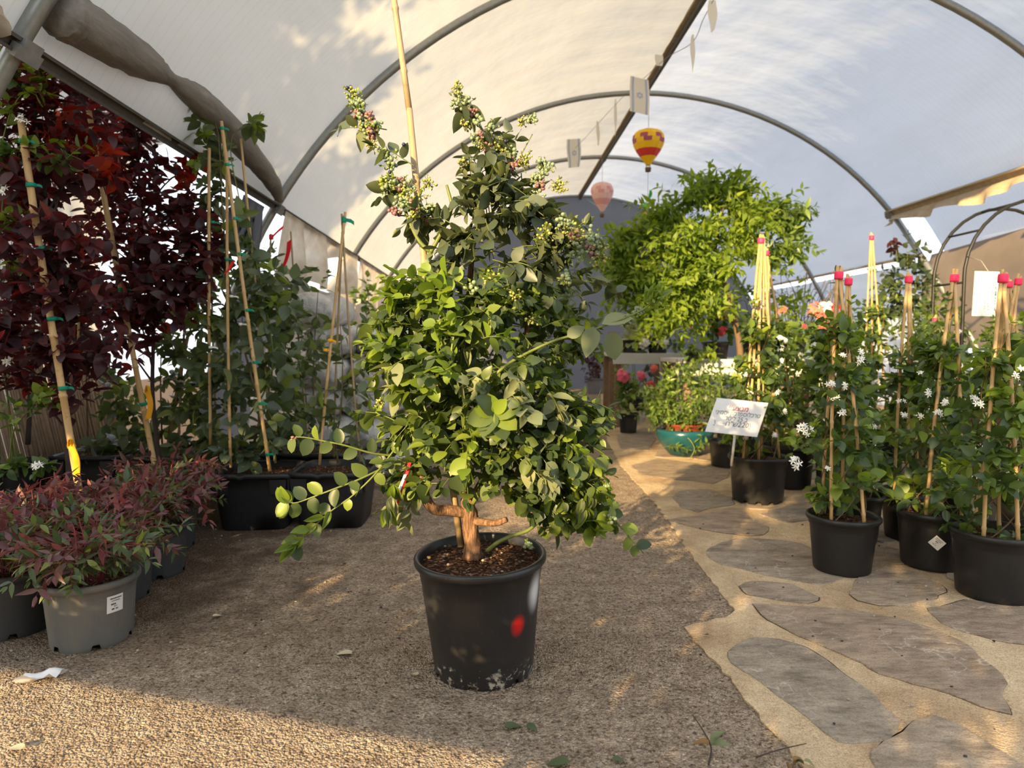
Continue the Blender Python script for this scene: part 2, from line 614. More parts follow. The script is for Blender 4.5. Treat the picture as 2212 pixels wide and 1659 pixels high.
    def spot(c, r, soft, stretch=1.0):
        mp = k.N('ShaderNodeMapping')
        k.L(co, mp.inputs[0])
        mp.inputs['Location'].default_value = tuple(-x for x in (c[0], c[1], c[2] / stretch))
        mp.inputs['Scale'].default_value = (1, 1, 1 / stretch)
        ln = k.N('ShaderNodeVectorMath', operation='LENGTH')
        k.L(mp.outputs[0], ln.inputs[0])
        mr = k.N('ShaderNodeMapRange')
        mr.interpolation_type = 'SMOOTHSTEP'
        k.L(ln.outputs['Value'], mr.inputs[0])
        mr.inputs[1].default_value = r
        mr.inputs[2].default_value = soft
        mr.inputs[3].default_value = 1
        mr.inputs[4].default_value = 0
        return mr.outputs[0]
    M['_spot'] = None
    col = k.mix(k.math('MULTIPLY', spot((0.098, -0.125, 0.185), 0.006, 0.031, 1.35), 0.97), col, (0.55, 0.006, 0.006))
    col = k.mix(k.math('MULTIPLY', spot((0.156, -0.078, 0.262), 0.006, 0.05, 1.6), 0.85), col, (0.72, 0.72, 0.74))
    M.pop('_spot')
    M['main_pot_plastic'] = k.done(k.bsdf(col, 0.38, 0.45, 0, k.bump(k.noise(co, 70, 3), 0.05, 0.003)))

    # potting soil
    k = NT('soil')
    co = k.coord()
    v = k.voro(co, 130)
    cc = k.voro(co, 130, out='Color')
    sp = k.N('ShaderNodeSeparateColor')
    k.L(cc, sp.inputs[0])
    col = k.ramp(sp.outputs[0], [(0.0, (0.030, 0.016, 0.010)), (0.55, (0.075, 0.038, 0.022)), (0.85, (0.17, 0.085, 0.05)), (0.96, (0.32, 0.17, 0.11)), (1.0, (0.5, 0.42, 0.36))])
    M['soil'] = k.done(k.bsdf(col, 0.95, 0.1, 0, k.bump(k.math('MULTIPLY', v, -1.0), 1.0, 0.012)))

    # bark
    k = NT('bark')
    co = k.coord(scale=(1, 1, 0.12))
    n = k.noise(co, 110, 5, 0.7)
    col = k.ramp(n, [(0.3, (0.055, 0.028, 0.017)), (0.5, (0.19, 0.105, 0.062)), (0.72, (0.36, 0.23, 0.145))])
    M['bark'] = k.done(k.bsdf(col, 0.85, 0.15, 0, k.bump(n, 1.0, 0.008)))

    # bamboo canes
    for nm_, a, b in (('bamboo', (0.40, 0.245, 0.095), (0.57, 0.38, 0.17)), ('bamboo_old', (0.24, 0.165, 0.085), (0.40, 0.29, 0.16))):
        k = NT(nm_)
        co = k.coord(scale=(1, 1, 0.05))
        n = k.noise(co, 160, 4)
        sp_ = k.noise(k.coord(), 30, 4, 0.7)
        col = k.mix(n, a, b)
        col = k.mix(k.math('MULTIPLY', k.ramp(sp_, [(0.58, (0, 0, 0)), (0.72, (1, 1, 1))]), 0.5), col, (0.16, 0.085, 0.035))
        M[nm_] = k.done(k.bsdf(col, 0.45, 0.4, 0, k.bump(n, 0.1, 0.002)))

    # reed screen
    simple('reed', (0.40, 0.28, 0.185), 0.8, 0.2, 0, 0.35, 20, 0.2)

    # cloths and nets
    k = NT('shade_net_dark')
    co = k.coord()
    n = k.noise(co, 2.0, 5)
    d = k.N('ShaderNodeBsdfDiffuse')
    k.val(d, 0, k.ramp(n, [(0.3, (0.105, 0.11, 0.125)), (0.7, (0.15, 0.155, 0.17))]))
    M['shade_net_dark'] = k.done(k.trans_mix(d.outputs[0], (0.16, 0.165, 0.185), 0.35))
    k = NT('shade_net_brown')
    co = k.coord()
    n = k.noise(co, 3.0, 5)
    d = k.N('ShaderNodeBsdfDiffuse')
    k.val(d, 0, k.ramp(n, [(0.3, (0.20, 0.165, 0.135)), (0.7, (0.30, 0.25, 0.21))]))
    M['shade_net_brown'] = k.done(k.trans_mix(d.outputs[0], (0.34, 0.28, 0.235), 0.5))
    k = NT('torn_film')
    co = k.coord()
    n = k.noise(co, 5.0, 6)
    d = k.N('ShaderNodeBsdfDiffuse')
    c_ = k.ramp(n, [(0.3, (0.42, 0.34, 0.25)), (0.55, (0.62, 0.54, 0.43)), (0.75, (0.74, 0.70, 0.63))])
    k.val(d, 0, c_)
    M['torn_film'] = k.done(k.trans_mix(d.outputs[0], c_, 0.45))
    k = NT('rolled_curtain')
    co = k.coord(scale=(1, 0.15, 1))
    n = k.noise(co, 22, 5)
    col = k.ramp(n, [(0.3, (0.135, 0.120, 0.10)), (0.6, (0.20, 0.18, 0.155)), (0.8, (0.28, 0.26, 0.23))])
    M['rolled_curtain'] = k.done(k.bsdf(col, 0.7, 0.3, 0, k.bump(n, 0.4, 0.02)))
    k = NT('flag_cloth')
    d = k.N('ShaderNodeBsdfDiffuse')
    k.val(d, 0, (0.80, 0.76, 0.66))
    M['flag_cloth'] = k.done(k.trans_mix(d.outputs[0], (0.82, 0.77, 0.66), 0.4))
    k = NT('sack')
    co = k.coord()
    n = k.noise(co, 14, 6, 0.65)
    col = k.ramp(n, [(0.3, (0.40, 0.38, 0.35)), (0.6, (0.64, 0.62, 0.58)), (0.8, (0.72, 0.70, 0.66))])
    M['sack'] = k.done(k.bsdf(col, 0.55, 0.35, 0, k.bump(n, 0.8, 0.03)))

    # leaves
    leafmat('leaf_bush', [(0.0, (0.032, 0.054, 0.024)), (0.30, (0.050, 0.080, 0.030)), (0.55, (0.078, 0.114, 0.032)), (0.78, (0.110, 0.150, 0.036)), (0.92, (0.155, 0.205, 0.030)), (1.0, (0.19, 0.25, 0.032))], (1.9, 2.0, 0.5), 0.36)
    leafmat('leaf_bush_top', [(0.0, (0.045, 0.064, 0.038)), (0.5, (0.078, 0.098, 0.056)), (0.85, (0.115, 0.132, 0.070)), (1.0, (0.16, 0.185, 0.07))], (1.5, 1.6, 0.6), 0.25)
    leafmat('leaf_young', [(0.0, (0.125, 0.190, 0.024)), (0.6, (0.175, 0.255, 0.028)), (1.0, (0.24, 0.30, 0.045))], (1.5, 1.5, 0.5), 0.42)
    leafmat('leaf_dusty', [(0.0, (0.14, 0.17, 0.09)), (0.6, (0.195, 0.22, 0.115)), (1.0, (0.25, 0.27, 0.14))], (1.2, 1.2, 0.6), 0.3, 0.6, 0.3)
    leafmat('leaf_purple', [(0.0, (0.030, 0.017, 0.021)), (0.5, (0.054, 0.027, 0.033)), (0.85, (0.078, 0.036, 0.040)), (1.0, (0.12, 0.035, 0.028))], (5.0, 1.1, 1.0), 0.38, 0.4, 0.4)
    leafmat('leaf_red_lit', [(0.0, (0.16, 0.022, 0.018)), (0.6, (0.30, 0.035, 0.022)), (1.0, (0.36, 0.08, 0.03))], (2.2, 1.0, 0.6), 0.5, 0.45, 0.35)  # plum leaves with the backlit red put into the leaf colour
    leafmat('leaf_climber', [(0.0, (0.066, 0.092, 0.054)), (0.5, (0.105, 0.138, 0.076)), (0.85, (0.150, 0.180, 0.098)), (1.0, (0.26, 0.31, 0.07))], (1.7, 1.9, 0.6), 0.33)
    leafmat('leaf_jasmine', [(0.0, (0.042, 0.074, 0.028)), (0.5, (0.074, 0.120, 0.038)), (0.8, (0.120, 0.178, 0.046)), (0.93, (0.19, 0.27, 0.05)), (1.0, (0.27, 0.36, 0.06))], (1.9, 2.0, 0.5), 0.36, 0.34, 0.5)
    leafmat('leaf_lime', [(0.0, (0.095, 0.155, 0.020)), (0.5, (0.155, 0.235, 0.028)), (1.0, (0.24, 0.315, 0.042))], (1.8, 1.8, 0.5), 0.45, 0.5, 0.3)
    leafmat('leaf_green', [(0.0, (0.055, 0.10, 0.025)), (0.6, (0.11, 0.18, 0.040)), (1.0, (0.20, 0.28, 0.055))], (1.8, 1.9, 0.5), 0.38)
    leafmat('leaf_pale', [(0.0, (0.30, 0.36, 0.14)), (0.6, (0.44, 0.48, 0.22)), (1.0, (0.55, 0.56, 0.30))], (1.2, 1.2, 0.6), 0.35)
    leafmat('leaf_dark', [(0.0, (0.022, 0.040, 0.022)), (0.6, (0.045, 0.070, 0.034)), (1.0, (0.085, 0.105, 0.045))], (1.6, 1.6, 0.6), 0.3)
    leafmat('leaf_maroon', [(0.0, (0.030, 0.010, 0.012)), (1.0, (0.085, 0.025, 0.03))], (3.0, 1.2, 1.0), 0.3)
    leafmat('leaf_nandina_red', [(0.0, (0.105, 0.042, 0.048)), (0.4, (0.165, 0.064, 0.070)), (0.7, (0.150, 0.085, 0.062)), (0.92, (0.25, 0.075, 0.080)), (1.0, (0.34, 0.10, 0.10))], (1.7, 1.2, 1.0), 0.32)
    leafmat('leaf_nandina_green', [(0.0, (0.055, 0.085, 0.048)), (0.5, (0.095, 0.135, 0.060)), (0.85, (0.150, 0.185, 0.065)), (1.0, (0.26, 0.30, 0.07))], (1.7, 1.8, 0.6), 0.32)


make_materials()
# ------------------------------------------------------------------ ground
PAVE_Z = 0.009
edge_px = [(1296, 800), (1300, 880), (1312, 955), (1345, 1012), (1402, 1072), (1440, 1122), (1482, 1185), (1540, 1262), (1590, 1322),
           (1562, 1336), (1502, 1350), (1478, 1357), (1500, 1385), (1545, 1432), (1600, 1500), (1648, 1560), (1692, 1612), (1745, 1659), (1860, 1790), (2000, 1960)]


def jag(pts, amp, step, rng):
    out = []
    for a, b in zip(pts[:-1], pts[1:]):
        a, b = np.array(a), np.array(b)
        n = max(1, int(np.linalg.norm(b - a) / step))
        for k in range(n):
            out.append(a + (b - a) * k / n + rng.normal(0, amp, 2))
    out.append(np.array(pts[-1]))
    return out


def asphalt_z(x, y):
    return 0.0


xs = np.linspace(-9, 9, 61)
ys = np.linspace(-6, 20, 61)
gx, gy = np.meshgrid(xs, ys, indexing='ij')
V = np.stack([gx, gy, np.zeros_like(gx)], -1)
ground = struct(MB().grid(V).build('ground', M['asphalt']))

rs = np.random.default_rng(3)
edge_w = jag([tuple(G(*p).xy) for p in edge_px], 0.006, 0.03, rs)
poly = [tuple(p) for p in edge_w] + [(1.5, -3.0), (9, -3.0), (9, 19), (1.2, 19)]
# the strip from the traced edge out to the right, as a fan of quads
mb = MB()
top = np.array(edge_w)
n = len(top)
far = np.stack([np.full(n, 9.0), top[:, 1]], -1)
ts = np.linspace(0, 1, 5)
Vs = np.array([[(*(top[i] * (1 - t) + far[i] * t), PAVE_Z - 0.004) for t in ts] for i in range(n)])
mb.grid(Vs)
low = np.array([[(*top[i], -0.01), (*top[i], PAVE_Z - 0.004)] for i in range(n)])
mb.grid(low)
mb.grid(np.array([[(top[0][0], top[0][1], PAVE_Z - 0.004), (9, top[0][1], PAVE_Z - 0.004)], [(top[0][0] - 0.6, 19, PAVE_Z - 0.004), (9, 19, PAVE_Z - 0.004)]]))
path = struct(mb.build('path', M['mortar'], smooth=False), 'crazy paving of brown flagstones set in sandy mortar')


def z4(pts):
    return [(1200 + x / 2.186, 1200 + y / 2.186) for x, y in pts]


def z8(pts):
    return [(1472 + x / 2.962, 840 + y / 2.962) for x, y in pts]


STONES = [
    z4([(920, 225), (1050, 230), (1290, 245), (1480, 265), (1640, 300), (1800, 350), (1900, 395), (1980, 440), (2030, 500), (2110, 560), (2130, 600), (2110, 630), (2160, 750), (2000, 710), (1860, 650), (1700, 610), (1620, 580), (1530, 560), (1440, 500), (1290, 440), (1150, 380), (1080, 340), (1000, 300)]),
    z4([(808, 450), (870, 400), (950, 382), (1050, 390), (1140, 410), (1190, 430), (1280, 490), (1370, 560), (1480, 630), (1540, 690), (1640, 780), (1620, 820), (1570, 850), (1480, 880), (1340, 890), (1260, 830), (1190, 760), (1120, 700), (1040, 660), (960, 590), (900, 540), (830, 500)]),
    z4([(1460, 950), (1520, 895), (1610, 855), (1660, 795), (1780, 740), (1900, 790), (1990, 850), (2100, 920), (2230, 1000), (2300, 1080), (2100, 1180), (1700, 1160), (1520, 1050)]),
    z4([(860, 140), (930, 118), (1020, 120), (1110, 135), (1180, 160), (1250, 195), (1255, 210), (1190, 225), (1100, 215), (1000, 200), (900, 180)]),
    z8([(150, 1030), (240, 980), (400, 950), (620, 960), (780, 990), (860, 1040), (880, 1140), (1030, 1195), (1040, 1215), (880, 1250), (700, 1220), (540, 1190), (400, 1150), (240, 1120), (180, 1080)]),
    z8([(1100, 1230), (1180, 1160), (1330, 1140), (1480, 1160), (1600, 1220), (1700, 1280), (1650, 1320), (1580, 1355), (1440, 1380), (1280, 1385), (1130, 1350), (1080, 1310)]),
    z8([(1580, 1400), (1700, 1380), (1820, 1345), (1990, 1360), (2192, 1340), (2420, 1400), (2480, 1540), (2350, 1640), (2192, 1630), (2080, 1620), (1900, 1580), (1750, 1530), (1650, 1490), (1600, 1440)]),
    z8([(-90, 835), (0, 820), (100, 810), (330, 752), (420, 800), (480, 860), (565, 882), (540, 930), (400, 935), (200, 910), (60, 880)]),
    z8([(-60, 690), (0, 645), (160, 640), (320, 690), (345, 738), (180, 760), (110, 790), (0, 755)]),
    z8([(40, 545), (100, 500), (230, 482), (305, 500), (305, 560), (200, 605), (90, 592)]),
    z8([(500, 800), (600, 765), (750, 745), (835, 775), (825, 835), (700, 855), (600, 835)]),
    z8([(380, 715), (640, 690), (800, 690), (860, 735), (700, 730), (560, 770), (430, 765)]),
    z8([(860, 620), (960, 560), (1100, 590), (1200, 640), (1180, 700), (1000, 720), (890, 690)]),
    z8([(1210, 1030), (1330, 1000), (1420, 1040), (1430, 1120), (1330, 1120), (1220, 1145), (1190, 1090)]),
    z8([(1230, 860), (1310, 830), (1370, 900), (1380, 980), (1300, 985), (1220, 960)]),
    z8([(1740, 1060), (1800, 1010), (1800, 1160), (1760, 1230), (1690, 1200)]),
    z8([(2260, 1150), (2420, 1130), (2520, 1240), (2400, 1330), (2250, 1310)]),
    [(1362, 1006), (1420, 990), (1500, 1000), (1556, 1016), (1545, 1040), (1460, 1036), (1388, 1026)],
    [(1330, 938), (1398, 925), (1418, 948), (1400, 972), (1342, 968)],
    [(1412, 1000 - 14), (1430, 962), (1500, 968), (1560, 975), (1560, 1000), (1500, 990)],
    [(1310, 880), (1370, 874), (1400, 890), (1390, 912), (1320, 915)],
    [(1560, 950), (1640, 935), (1700, 960), (1680, 985), (1590, 985)],
    [(1700, 1080), (1760, 1062), (1770, 1098), (1735, 1118), (1690, 1108)],
    [(1885, 1010), (1990, 990), (2060, 1010), (2050, 1050), (1930, 1050)],
    [(2110, 1010), (2230, 1000), (2280, 1040), (2200, 1080), (2110, 1060)],
    [(1725, 985), (1800, 960), (1870, 980), (1850, 1030), (1750, 1035)],
    [(1420, 905), (1500, 895), (1540, 915), (1500, 935), (1430, 930)],
    [(1560, 890), (1660, 880), (1720, 900), (1680, 925), (1580, 925)],
]
rs = np.random.default_rng(11)
for pts in STONES:
    w = [tuple(G(*p, PAVE_Z).xy) for p in pts]
    w = np.array(jag(w + [w[0]], 0.005, 0.03, rs)[:-1])
    sm = w.copy()
    sm = 0.15 * np.roll(sm, 1, 0) + 0.7 * sm + 0.15 * np.roll(sm, -1, 0)
    if np.sum(sm[:, 0] * np.roll(sm[:, 1], -1) - sm[:, 1] * np.roll(sm[:, 0], -1)) < 0:
        sm = sm[::-1]
    MB().prism(sm, 0.0, PAVE_Z + rs.uniform(-0.001, 0.0015), 0.003).build('stone', M['flagstone'], path, smooth=False)
    # dark open joint along stretches of the edge
    n_ = len(sm)
    cc = sm.mean(0)
    for _k in range(3):
        i0, ln = int(rs.integers(n_)), int(n_ * rs.uniform(0.10, 0.24)) + 3
        idx = [(i0 + q) % n_ for q in range(ln)]
        wj = 0.0045 * np.sin(np.pi * np.linspace(0.08, 0.92, ln)) * rs.uniform(0.6, 1.4, ln)
        dirv = (sm[idx] - cc) / np.linalg.norm(sm[idx] - cc, axis=1)[:, None]
        rows = np.stack([np.column_stack([sm[idx] - dirv * 0.002, np.full(ln, PAVE_Z - 0.0028)]), np.column_stack([sm[idx] + dirv * wj[:, None], np.full(ln, PAVE_Z - 0.0028)])], 1)
        MB().grid(rows).build('open_joint', M['crack'], path, smooth=False)

# ------------------------------------------------------------------ polytunnel shell
XC, ZC, RH = 1.806, -0.113, 4.01
HOOP_Y = [2.45, 5.25, 8.2, 11.0, 13.9]
TH_L, TH_R = math.radians(-58.5), math.radians(49.0)


def hoop_pt(th, y, r=RH):
    return np.array([XC + r * math.sin(th), y, ZC + r * math.cos(th)])


for i, y in enumerate(HOOP_Y):
    pts = [hoop_pt(t, y) for t in np.radians(np.linspace(-92, 92, 73))]
    struct(MB().tube(pts, 0.031, 10).build('trim_%d' % (i + 1), M['steel']), 'galvanised steel hoop of the polytunnel')
    # clamps where the rails cross
    for th in (TH_L, 0.0, TH_R):
        p = hoop_pt(th, y, RH - 0.03)
        mb = MB()
        mb.box(p, (0.07, 0.085, 0.05), Matrix.Rotation(th, 3, 'Y'))
        mb.box(p + np.array([0, 0.0, -0.02]), (0.045, 0.12, 0.03), Matrix.Rotation(th, 3, 'Y'))
        mb.build('clamp', M['steel_dull'], bpy.data.objects['trim_%d' % (i + 1)], smooth=False)

rs = np.random.default_rng(5)
FILM_Y = [2.28] + HOOP_Y[1:]


def sheet(t0, t1, y0, y1, nt=36, ny=26, sag=0.045, off=0.035, seed=0):
    r2 = np.random.default_rng(seed)
    ph = r2.uniform(0, 6.28, 6)
    V = np.zeros((ny, nt, 3))
    for j in range(ny):
        v = j / (ny - 1)
        y = y0 + (y1 - y0) * v
        for i in range(nt):
            u = i / (nt - 1)
            th = t0 + (t1 - t0) * u
            w = math.sin(math.pi * v)
            d = -sag * w + 0.010 * w * math.sin(13 * u + ph[0] + 3 * v) + 0.006 * w * math.sin(31 * u + 9 * v + ph[1]) + 0.006 * w * math.sin(47 * v - 7 * u + ph[2])
            V[j, i] = hoop_pt(th, y, RH + off + d)
    return V


for b in range(4):
    y0, y1 = FILM_Y[b], FILM_Y[b + 1]
    struct(MB().grid(sheet(TH_L, 0, y0, y1, seed=b)).build('ceiling', M['film_cream']), 'cream translucent film stretched over the tunnel hoops')
    tr = TH_R if b < 2 else math.radians(58)
    struct(MB().grid(sheet(0, tr, y0, y1, seed=b + 10)).build('ceiling', M['film_white']), 'bluish white translucent film stretched over the tunnel hoops')
# the lower side, film down to the ground on the left
flare = spline([(-1.64, 0, 2.03), (-1.95, 0, 2.34), (-2.45, 0, 2.46), (-2.85, 0, 2.05), (-2.98, 0, 1.2), (-3.0, 0, 0.0)], 24)
V = np.array([[(p[0] + 0.012 * math.sin(9 * y + 5 * p[2]), y, p[2] + 0.012 * math.sin(7 * y + 3 * p[0])) for p in flare] for y in np.linspace(2.5, 5.3, 26)])
struct(MB().grid(V).build('wall_left', M['film_cream']))
struct(MB().grid(sheet(math.radians(-90), math.radians(-66), 5.4, 13.9, 14, 30, 0.02, 0.10, 32)).build('wall_left', M['shade_net_dark']))
# far end closed with dark shade net
mb = MB()
V = np.zeros((2, 61, 3))
for i, t in enumerate(np.radians(np.linspace(-90, 90, 61))):
    V[1, i] = hoop_pt(t, 13.95, RH - 0.02)
    V[0, i] = (V[1, i][0], 13.95, 0)
struct(MB().grid(V).build('wall_back', M['shade_net_dark'], smooth=False), 'dark grey shade net closing the far end of the tunnel')

def drape(x0, y0, y1, z0, drop, name, lab, mat, seed, nx=60, nz=14, cat='plastic film', out=0.12):
    r2 = np.random.default_rng(seed)
    ph = r2.uniform(0, 6.28, 5)
    V = np.zeros((nz, nx, 3))
    for i in range(nx):
        u = i / (nx - 1)
        y = y0 + (y1 - y0) * u
        d = drop * (0.75 + 0.35 * math.sin(5.0 * u + ph[0]) + 0.25 * math.sin(13 * u + ph[1]))
        d = max(0.12, d)
        for k in range(nz):
            v = k / (nz - 1)
            w = v ** 0.8
            V[k, i] = (x0 + out * w * math.sin(22 * u + ph[2]) + 0.05 * w * math.sin(47 * u + ph[3] + 2 * v) - 0.1 * v, y + 0.04 * w * math.sin(30 * u), z0 - d * v + 0.03 * math.sin(18 * u + ph[4]) * w)
    o = MB().grid(V).build(name, M[mat])
    return tag(o, lab, cat)


# ridge purlin and side rails
rid = MB()
p0, p1 = hoop_pt(0, 2.3, RH - 0.05), hoop_pt(0, 13.9, RH - 0.05)
rid.tube([p0, p1], 0.022, 8)
ridge = struct(rid.build('trim_6', M['rail_dark']), 'dark ridge purlin along the top of the tunnel')
MB().box((p0 + p1) / 2 + np.array([-0.035, 0, 0.035]), (0.05, p1[1] - p0[1], 0.02)).build('batten', M['rail_tan'], ridge, smooth=False)


def rail(th, y0, y1, name, mat, lab, wid=0.045):
    mb = MB()
    c0, c1 = hoop_pt(th, y0, RH - 0.01), hoop_pt(th, y1, RH - 0.01)
    mid = (c0 + c1) / 2
    R = Matrix.Rotation(th, 3, 'Y')
    L = y1 - y0
    mb.box(mid, (wid, L, 0.014), R)
    ax = np.array(R @ Vector((1, 0, 0)))
    nz = np.array(R @ Vector((0, 0, 1)))
    for s in (-1, 1):
        mb.box(mid + ax * s * wid / 2 - nz * 0.012, (0.012, L, 0.036), R)
    return struct(mb.build(name, M[mat], smooth=False), lab)


rail(TH_L, 2.18, 13.8, 'trim_7', 'rail_dark', 'dark channel rail holding the film along one side')
rail(TH_R, 2.3, 8.25, 'trim_8', 'rail_tan', 'tan batten rail holding the film on the far side', 0.09)

drape(4.80, 5.4, 8.15, 2.47, 0.12, 'tan_cloth', 'tan cloth edge bunched under the far side rail', 'rail_tan', 9, 50, 8, 'cloth', 0.03)
# straight corner braces running on below the rails
mb = MB().tube([hoop_pt(TH_R, 8.2, RH + 0.02), (5.35, 7.6, 1.2), (5.75, 7.2, 0.0)], 0.035, 8)
struct(mb.build('trim_9', M['steel']), 'pale slanting brace pole under the side rail')

# ------------------------------------------------------------------ cloth along the left rail
def sausage(pts, rad, rng, n=14, m=60):
    c = spline(pts, m)
    r = np.interp(np.linspace(0, 1, m), np.linspace(0, 1, len(rad)), rad)
    mb = MB().tube(c, r, n)
    V = mb.v[0]
    V[:m * n] += rng.normal(0, 0.003, (m * n, 3))
    return mb


rs = np.random.default_rng(8)
roll = sausage([(-1.50, 2.50, 2.12), (-1.50, 2.6, 2.13), (-1.49, 2.85, 2.15), (-1.47, 3.2, 2.17), (-1.45, 3.6, 2.17), (-1.46, 4.2, 2.12), (-1.50, 4.8, 2.07), (-1.55, 5.15, 2.02)],
               [0.085, 0.088, 0.09, 0.085, 0.075, 0.030, 0.065, 0.075, 0.07, 0.06, 0.05, 0.03], rs).build('rolled_curtain', M['rolled_curtain'])
tag(roll, 'grey side curtain rolled up and tied along the rail under the cream roof', 'curtain')

c = spline([(-1.72, 2.05, 2.12), (-1.63, 2.12, 2.06), (-1.60, 2.2, 2.02), (-1.62, 2.34, 1.99)], 16)
mb = MB()
n_ = 14
Vv = np.zeros((16, n_, 3))
for i in range(16):
    for j in range(n_):
        a = 2 * math.pi * j / n_
        r_ = (0.085 - 0.002 * i) * (1 + 0.25 * math.sin(3 * a + i))
        Vv[i, j] = c[i] + np.array([r_ * math.cos(a), 0, 0.8 * r_ * math.sin(a)])
mb.grid(np.concatenate([Vv, Vv[:, :1]], 1))
tag(mb.build('cloth_bundle', M['torn_film']), 'crumpled beige film bundled over the end of the rail', 'cloth')


drape(-1.55, 5.3, 8.1, 1.96, 0.62, 'torn_sheet', 'torn cream plastic sheet sagging from the rail between the tied canes', 'torn_film', 2)
drape(-1.55, 8.25, 11.0, 1.96, 0.8, 'torn_sheet', 'torn cream plastic sheet hanging from the rail far down the tunnel', 'torn_film', 4)
drape(-1.66, 4.72, 5.15, 1.96, 0.45, 'shade_flap', 'dark grey flap of net hanging beside the hoop behind the vine canes', 'shade_net_dark', 6, 24, 10, 'net flap', 0.04)

# reed screen behind the left plants
rs = np.random.default_rng(17)
reed = thing('reed_screen', 'tan reed screen leaning behind the purple-leaved trees', 'screen', (-2.72, 3.3, 0))
y = 0.0
k = 0
while y < 1.9:
    r_ = rs.uniform(0.008, 0.012)
    lean = 0.10
    MB().tube([(rs.uniform(-.01, .01), y, 0.0), (-lean * 0.9 + rs.uniform(-.01, .01), y - 0.16, 1.02 + rs.uniform(-0.05, 0.05))], r_, 5).build('reed', M['reed'], reed)
    y += 2 * r_ + 0.001
    k += 1
for z in (0.25, 0.75):
    MB().tube([(0.012 - 0.09 * z, -0.16 * z, z), (0.012 - 0.09 * z, 1.9 - 0.16 * z, z)], 0.003, 4).build('wire', M['steel_dull'], reed)

# ------------------------------------------------------------------ right side: side sheet, brown net, far trims
V = sheet(math.radians(50), math.radians(62), 3.0, 8.15, 10, 24, 0.02, 0.25, 41)
struct(MB().grid(V).build('wall_right', M['film_white']))
V = np.zeros((24, 12, 3))
for j in range(24):
    for i in range(12):
        u, v = i / 11, j / 23
        yy = 3.0 + 5.1 * v
        zt = 2.15 - 0.10 * v + 0.05 * math.sin(4 * v)
        zb = 0.9
        z = zt + (zb - zt) * u
        V[j, i] = (5.28 + 0.25 * u + 0.10 * math.sin(9 * v + 2 * u) * u - 0.2 * math.sin(math.pi * u), yy, z)
tag(MB().grid(V).build('shade_net', M['shade_net_brown']), 'brown shade net stretched slack across the side opening behind the black arch', 'shade net')
V = sheet(math.radians(60), math.radians(90), 8.2, 13.9, 12, 20, 0.02, 0.15, 43)
struct(MB().grid(V).build('wall_right', M['film_white']))
MB().tube([hoop_pt(math.radians(58), 8.2), hoop_pt(math.radians(58), 13.9)], 0.02, 6).build('trim_10', M['rail_tan'])
struct(bpy.data.objects['trim_10'], 'tan batten along the lower edge of the far roof film')
V = sheet(math.radians(62), math.radians(90), 2.3, 8.2, 12, 20, 0.02, 0.6, 45)
struct(MB().grid(V).build('wall_right', M['film_white']))
# ------------------------------------------------------------------ leaf templates: base at origin, blade along +Y, upper side +Z
def template(W, rows, prof, fold=0.15, curl=0.2, twist=0.0):
    ts = np.linspace(0, 1, rows + 1)
    V = [(0, 0, 0)]
    for t in ts[1:-1]:
        w = W * prof(t)
        zc = -curl * t * t
        for s in (-1, 0, 1):
            a = twist * t
            x, z = s * w, fold * abs(s) * w
            V.append((x * math.cos(a) - z * math.sin(a), t, zc + x * math.sin(a) + z * math.cos(a)))
    V.append((0, 1, -curl))
    Q, T = [], []
    T += [(0, 2, 1), (0, 3, 2)]
    for k in range(rows - 2):
        a = 1 + 3 * k
        b = a + 3
        Q += [(a, a + 1, b + 1, b), (a + 1, a + 2, b + 2, b + 1)]
    a = 1 + 3 * (rows - 2)
    e = len(V) - 1
    T += [(a, a + 1, e), (a + 1, a + 2, e)]
    return np.array(V, dtype=np.float64), np.array(Q, dtype=np.int64).reshape(-1, 4), np.array(T, dtype=np.int64)


ovate = lambda t: math.sin(math.pi * t ** 0.75) ** 0.8
roundish = lambda t: math.sin(math.pi * t ** 0.9) ** 0.6
lance = lambda t: math.sin(math.pi * t ** 0.7) ** 1.1
TPL = {
    'oval': [template(0.30, 6, ovate, 0.30, 0.12), template(0.32, 6, ovate, 0.15, 0.30, 0.3), template(0.28, 6, ovate, 0.55, -0.05, -0.3), template(0.33, 6, ovate, 0.05, 0.18, -0.5)],
    'round': [template(0.36, 6, roundish, 0.25, 0.12), template(0.38, 6, roundish, 0.10, 0.25, 0.3), template(0.33, 6, roundish, 0.5, 0.05, -0.3)],
    'droop': [template(0.20, 6, ovate, 1.3, 0.35), template(0.17, 6, ovate, 1.8, 0.15, 0.4), template(0.24, 6, ovate, 0.9, 0.55, -0.4)],
    'plum': [template(0.29, 5, ovate, 0.25, 0.15), template(0.31, 5, ovate, 0.10, 0.30, 0.4), template(0.26, 5, ovate, 0.5, 0.05, -0.4)],
    'narrow': [template(0.155, 4, lance, 0.30, 0.10), template(0.17, 4, lance, 0.12, 0.25, 0.3), template(0.14, 4, lance, 0.5, 0.0, -0.3)],
    'leaflet': [template(0.20, 4, lance, 0.25, 0.12), template(0.22, 4, lance, 0.1, 0.25, 0.3)],
    'tiny': [template(0.24, 3, ovate, 0.25, 0.12), template(0.26, 3, ovate, 0.1, 0.25, 0.3)],
    'petal': [template(0.17, 3, lambda t: t ** 0.8 * (1.25 - t) * 2.2, 0.1, 0.1, 0.5)],
    'broad_petal': [template(0.34, 3, roundish, 0.1, 0.1, 0.2)],
}
_leaf_mesh = {}


def leaf_mesh(tk, vi, mk):
    key = (tk, vi, mk)
    if key not in _leaf_mesh:
        V, Q, T = TPL[tk][vi]
        me = MB().add(V, Q, T).mesh('leaf_' + tk)
        me.materials.append(M[mk])
        _leaf_mesh[key] = me
    return _leaf_mesh[key]


